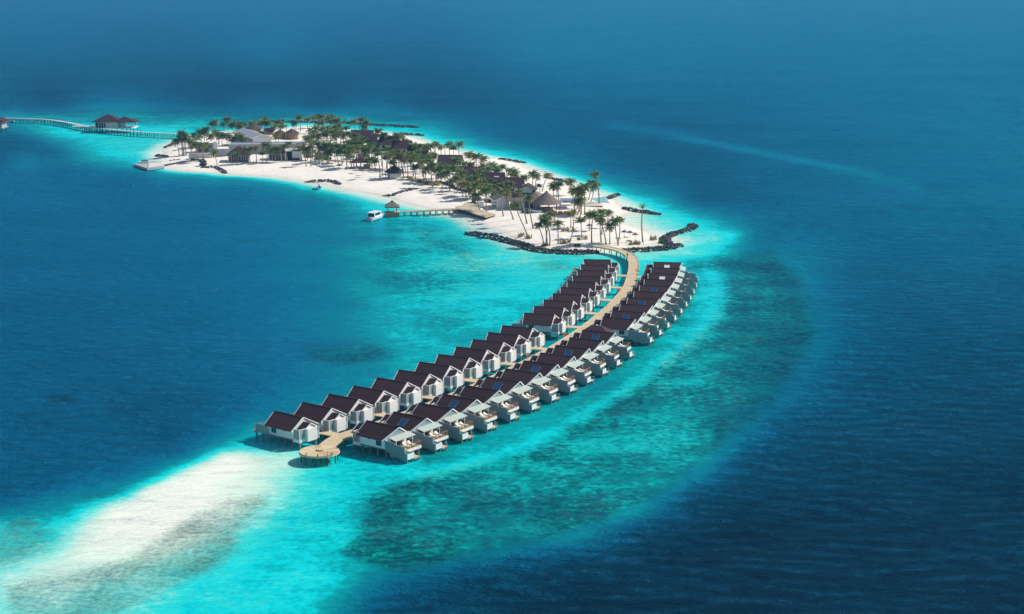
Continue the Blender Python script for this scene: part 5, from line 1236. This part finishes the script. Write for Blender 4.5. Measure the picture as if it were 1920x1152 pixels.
for gx, gy, w, lab in GV:
    for k in range(5):
        x = gx+rg.uniform(-w*1.9, w*1.9); y = gy+rg.uniform(.5, 6.5); p = on(x, y)
        t = thing('garden_shrub', 'green shrub planted in the sand round the plum-roofed garden villas', 'shrub', (p.x, p.y, p.z-.05), rg.uniform(0, 6), 'shrubs round the garden villas', LUSH[k % 3]); t.scale = (2.0, 2.0, rg.uniform(1.2, 1.9))
for k in range(26):
    x = rg.uniform(572, 700); y = rg.uniform(276, 300); p = on(x, y)
    t = thing('garden_shrub', 'green shrub under the dense palm grove above the beach', 'shrub', (p.x, p.y, p.z-.05), rg.uniform(0, 6), 'shrubs under the dense grove', LUSH[k % 3]); t.scale = (1.8, 1.8, rg.uniform(1.0, 1.6))
def hedge(pxs, label, w, h, m='hedge'):
    P_ = resample([on(x, y).to_2d() for x, y in pxs], .7); rg = random.Random(3); c = P_[len(P_)//2]; mb = MB()
    for p in P_:
        for _ in range(7):
            q_ = p-c+Vector((rg.uniform(-w, w)/2, rg.uniform(-w, w)/2)); z = ground_z(p.x, p.y)-.1; s = rg.uniform(.3, .55)
            vs, fs = BOULD[rg.randrange(8)]; k = rg.uniform(0, h-.3)
            mb.add([(v[0]*s+q_.x, v[1]*s+q_.y, v[2]*s+z+k) for v in vs], [tuple(int(i) for i in f) for f in fs])
    me_ = mb.mesh('hedge', M[m]); thing('hedge', label, 'hedge', (c.x, c.y, 0), 0, None, me_)
hedge([(822,342.5),(838,346),(852,353),(866,358),(882,361)], 'low dark brown hedge along the top of the beach', 1.2, 1.0)
hedge([(914,379),(921,381),(929,380)], 'rounded olive-brown hedge left of the annex', 2.2, 1.4)

HAZE = 1.0e-4
# ---------------------------------------------------------------- light
SUN_AZ, SUN_EL = R(69), R(42)      # azimuth clockwise from straight ahead
world = bpy.data.worlds.new("World"); scene.world = world; world.use_nodes = True
nt = world.node_tree; bg = nt.nodes["Background"]
sky = nt.nodes.new("ShaderNodeTexSky"); sky.sky_type = 'NISHITA'; sky.sun_disc = False
sky.sun_elevation = SUN_EL; sky.sun_rotation = SUN_AZ
nt.links.new(sky.outputs[0], bg.inputs[0]); bg.inputs[1].default_value = .10
sl = bpy.data.lights.new("sun", 'SUN'); sl.energy = 5.0; sl.angle = R(.5); sl.color = (1, .95, .87)
so = bpy.data.objects.new("sun", sl); COL.objects.link(so)
sd_ = Vector((math.sin(SUN_AZ)*math.cos(SUN_EL), math.cos(SUN_AZ)*math.cos(SUN_EL), math.sin(SUN_EL)))
so.rotation_euler = sd_.to_track_quat('Z', 'Y').to_euler(); so.location = (0, 400, 300)
scene.view_settings.view_transform = 'Standard'; scene.view_settings.look = 'None'
scene.view_settings.exposure = 0.0; scene.view_settings.gamma = 1.0
scene.render.engine = 'CYCLES'

# ---------------------------------------------------------------- sea air
rmax = float(rr[-1])
hz = MB().box(-rmax-400, rmax+400, -rmax-400, rmax+400, -6.0, CAM_H+8)
hm = bpy.data.materials.new('sea_air'); hm.use_nodes = True; nt = hm.node_tree
nt.nodes.remove(nt.nodes["Principled BSDF"])
pv = nt.nodes.new("ShaderNodeVolumePrincipled"); pv.inputs["Color"].default_value = (.20, .58, 1, 1); pv.inputs["Density"].default_value = HAZE
nt.links.new(pv.outputs[0], nt.nodes["Material Output"].inputs["Volume"])
haze = link('haze', hz.mesh('haze', hm)); haze['kind'] = 'stuff'
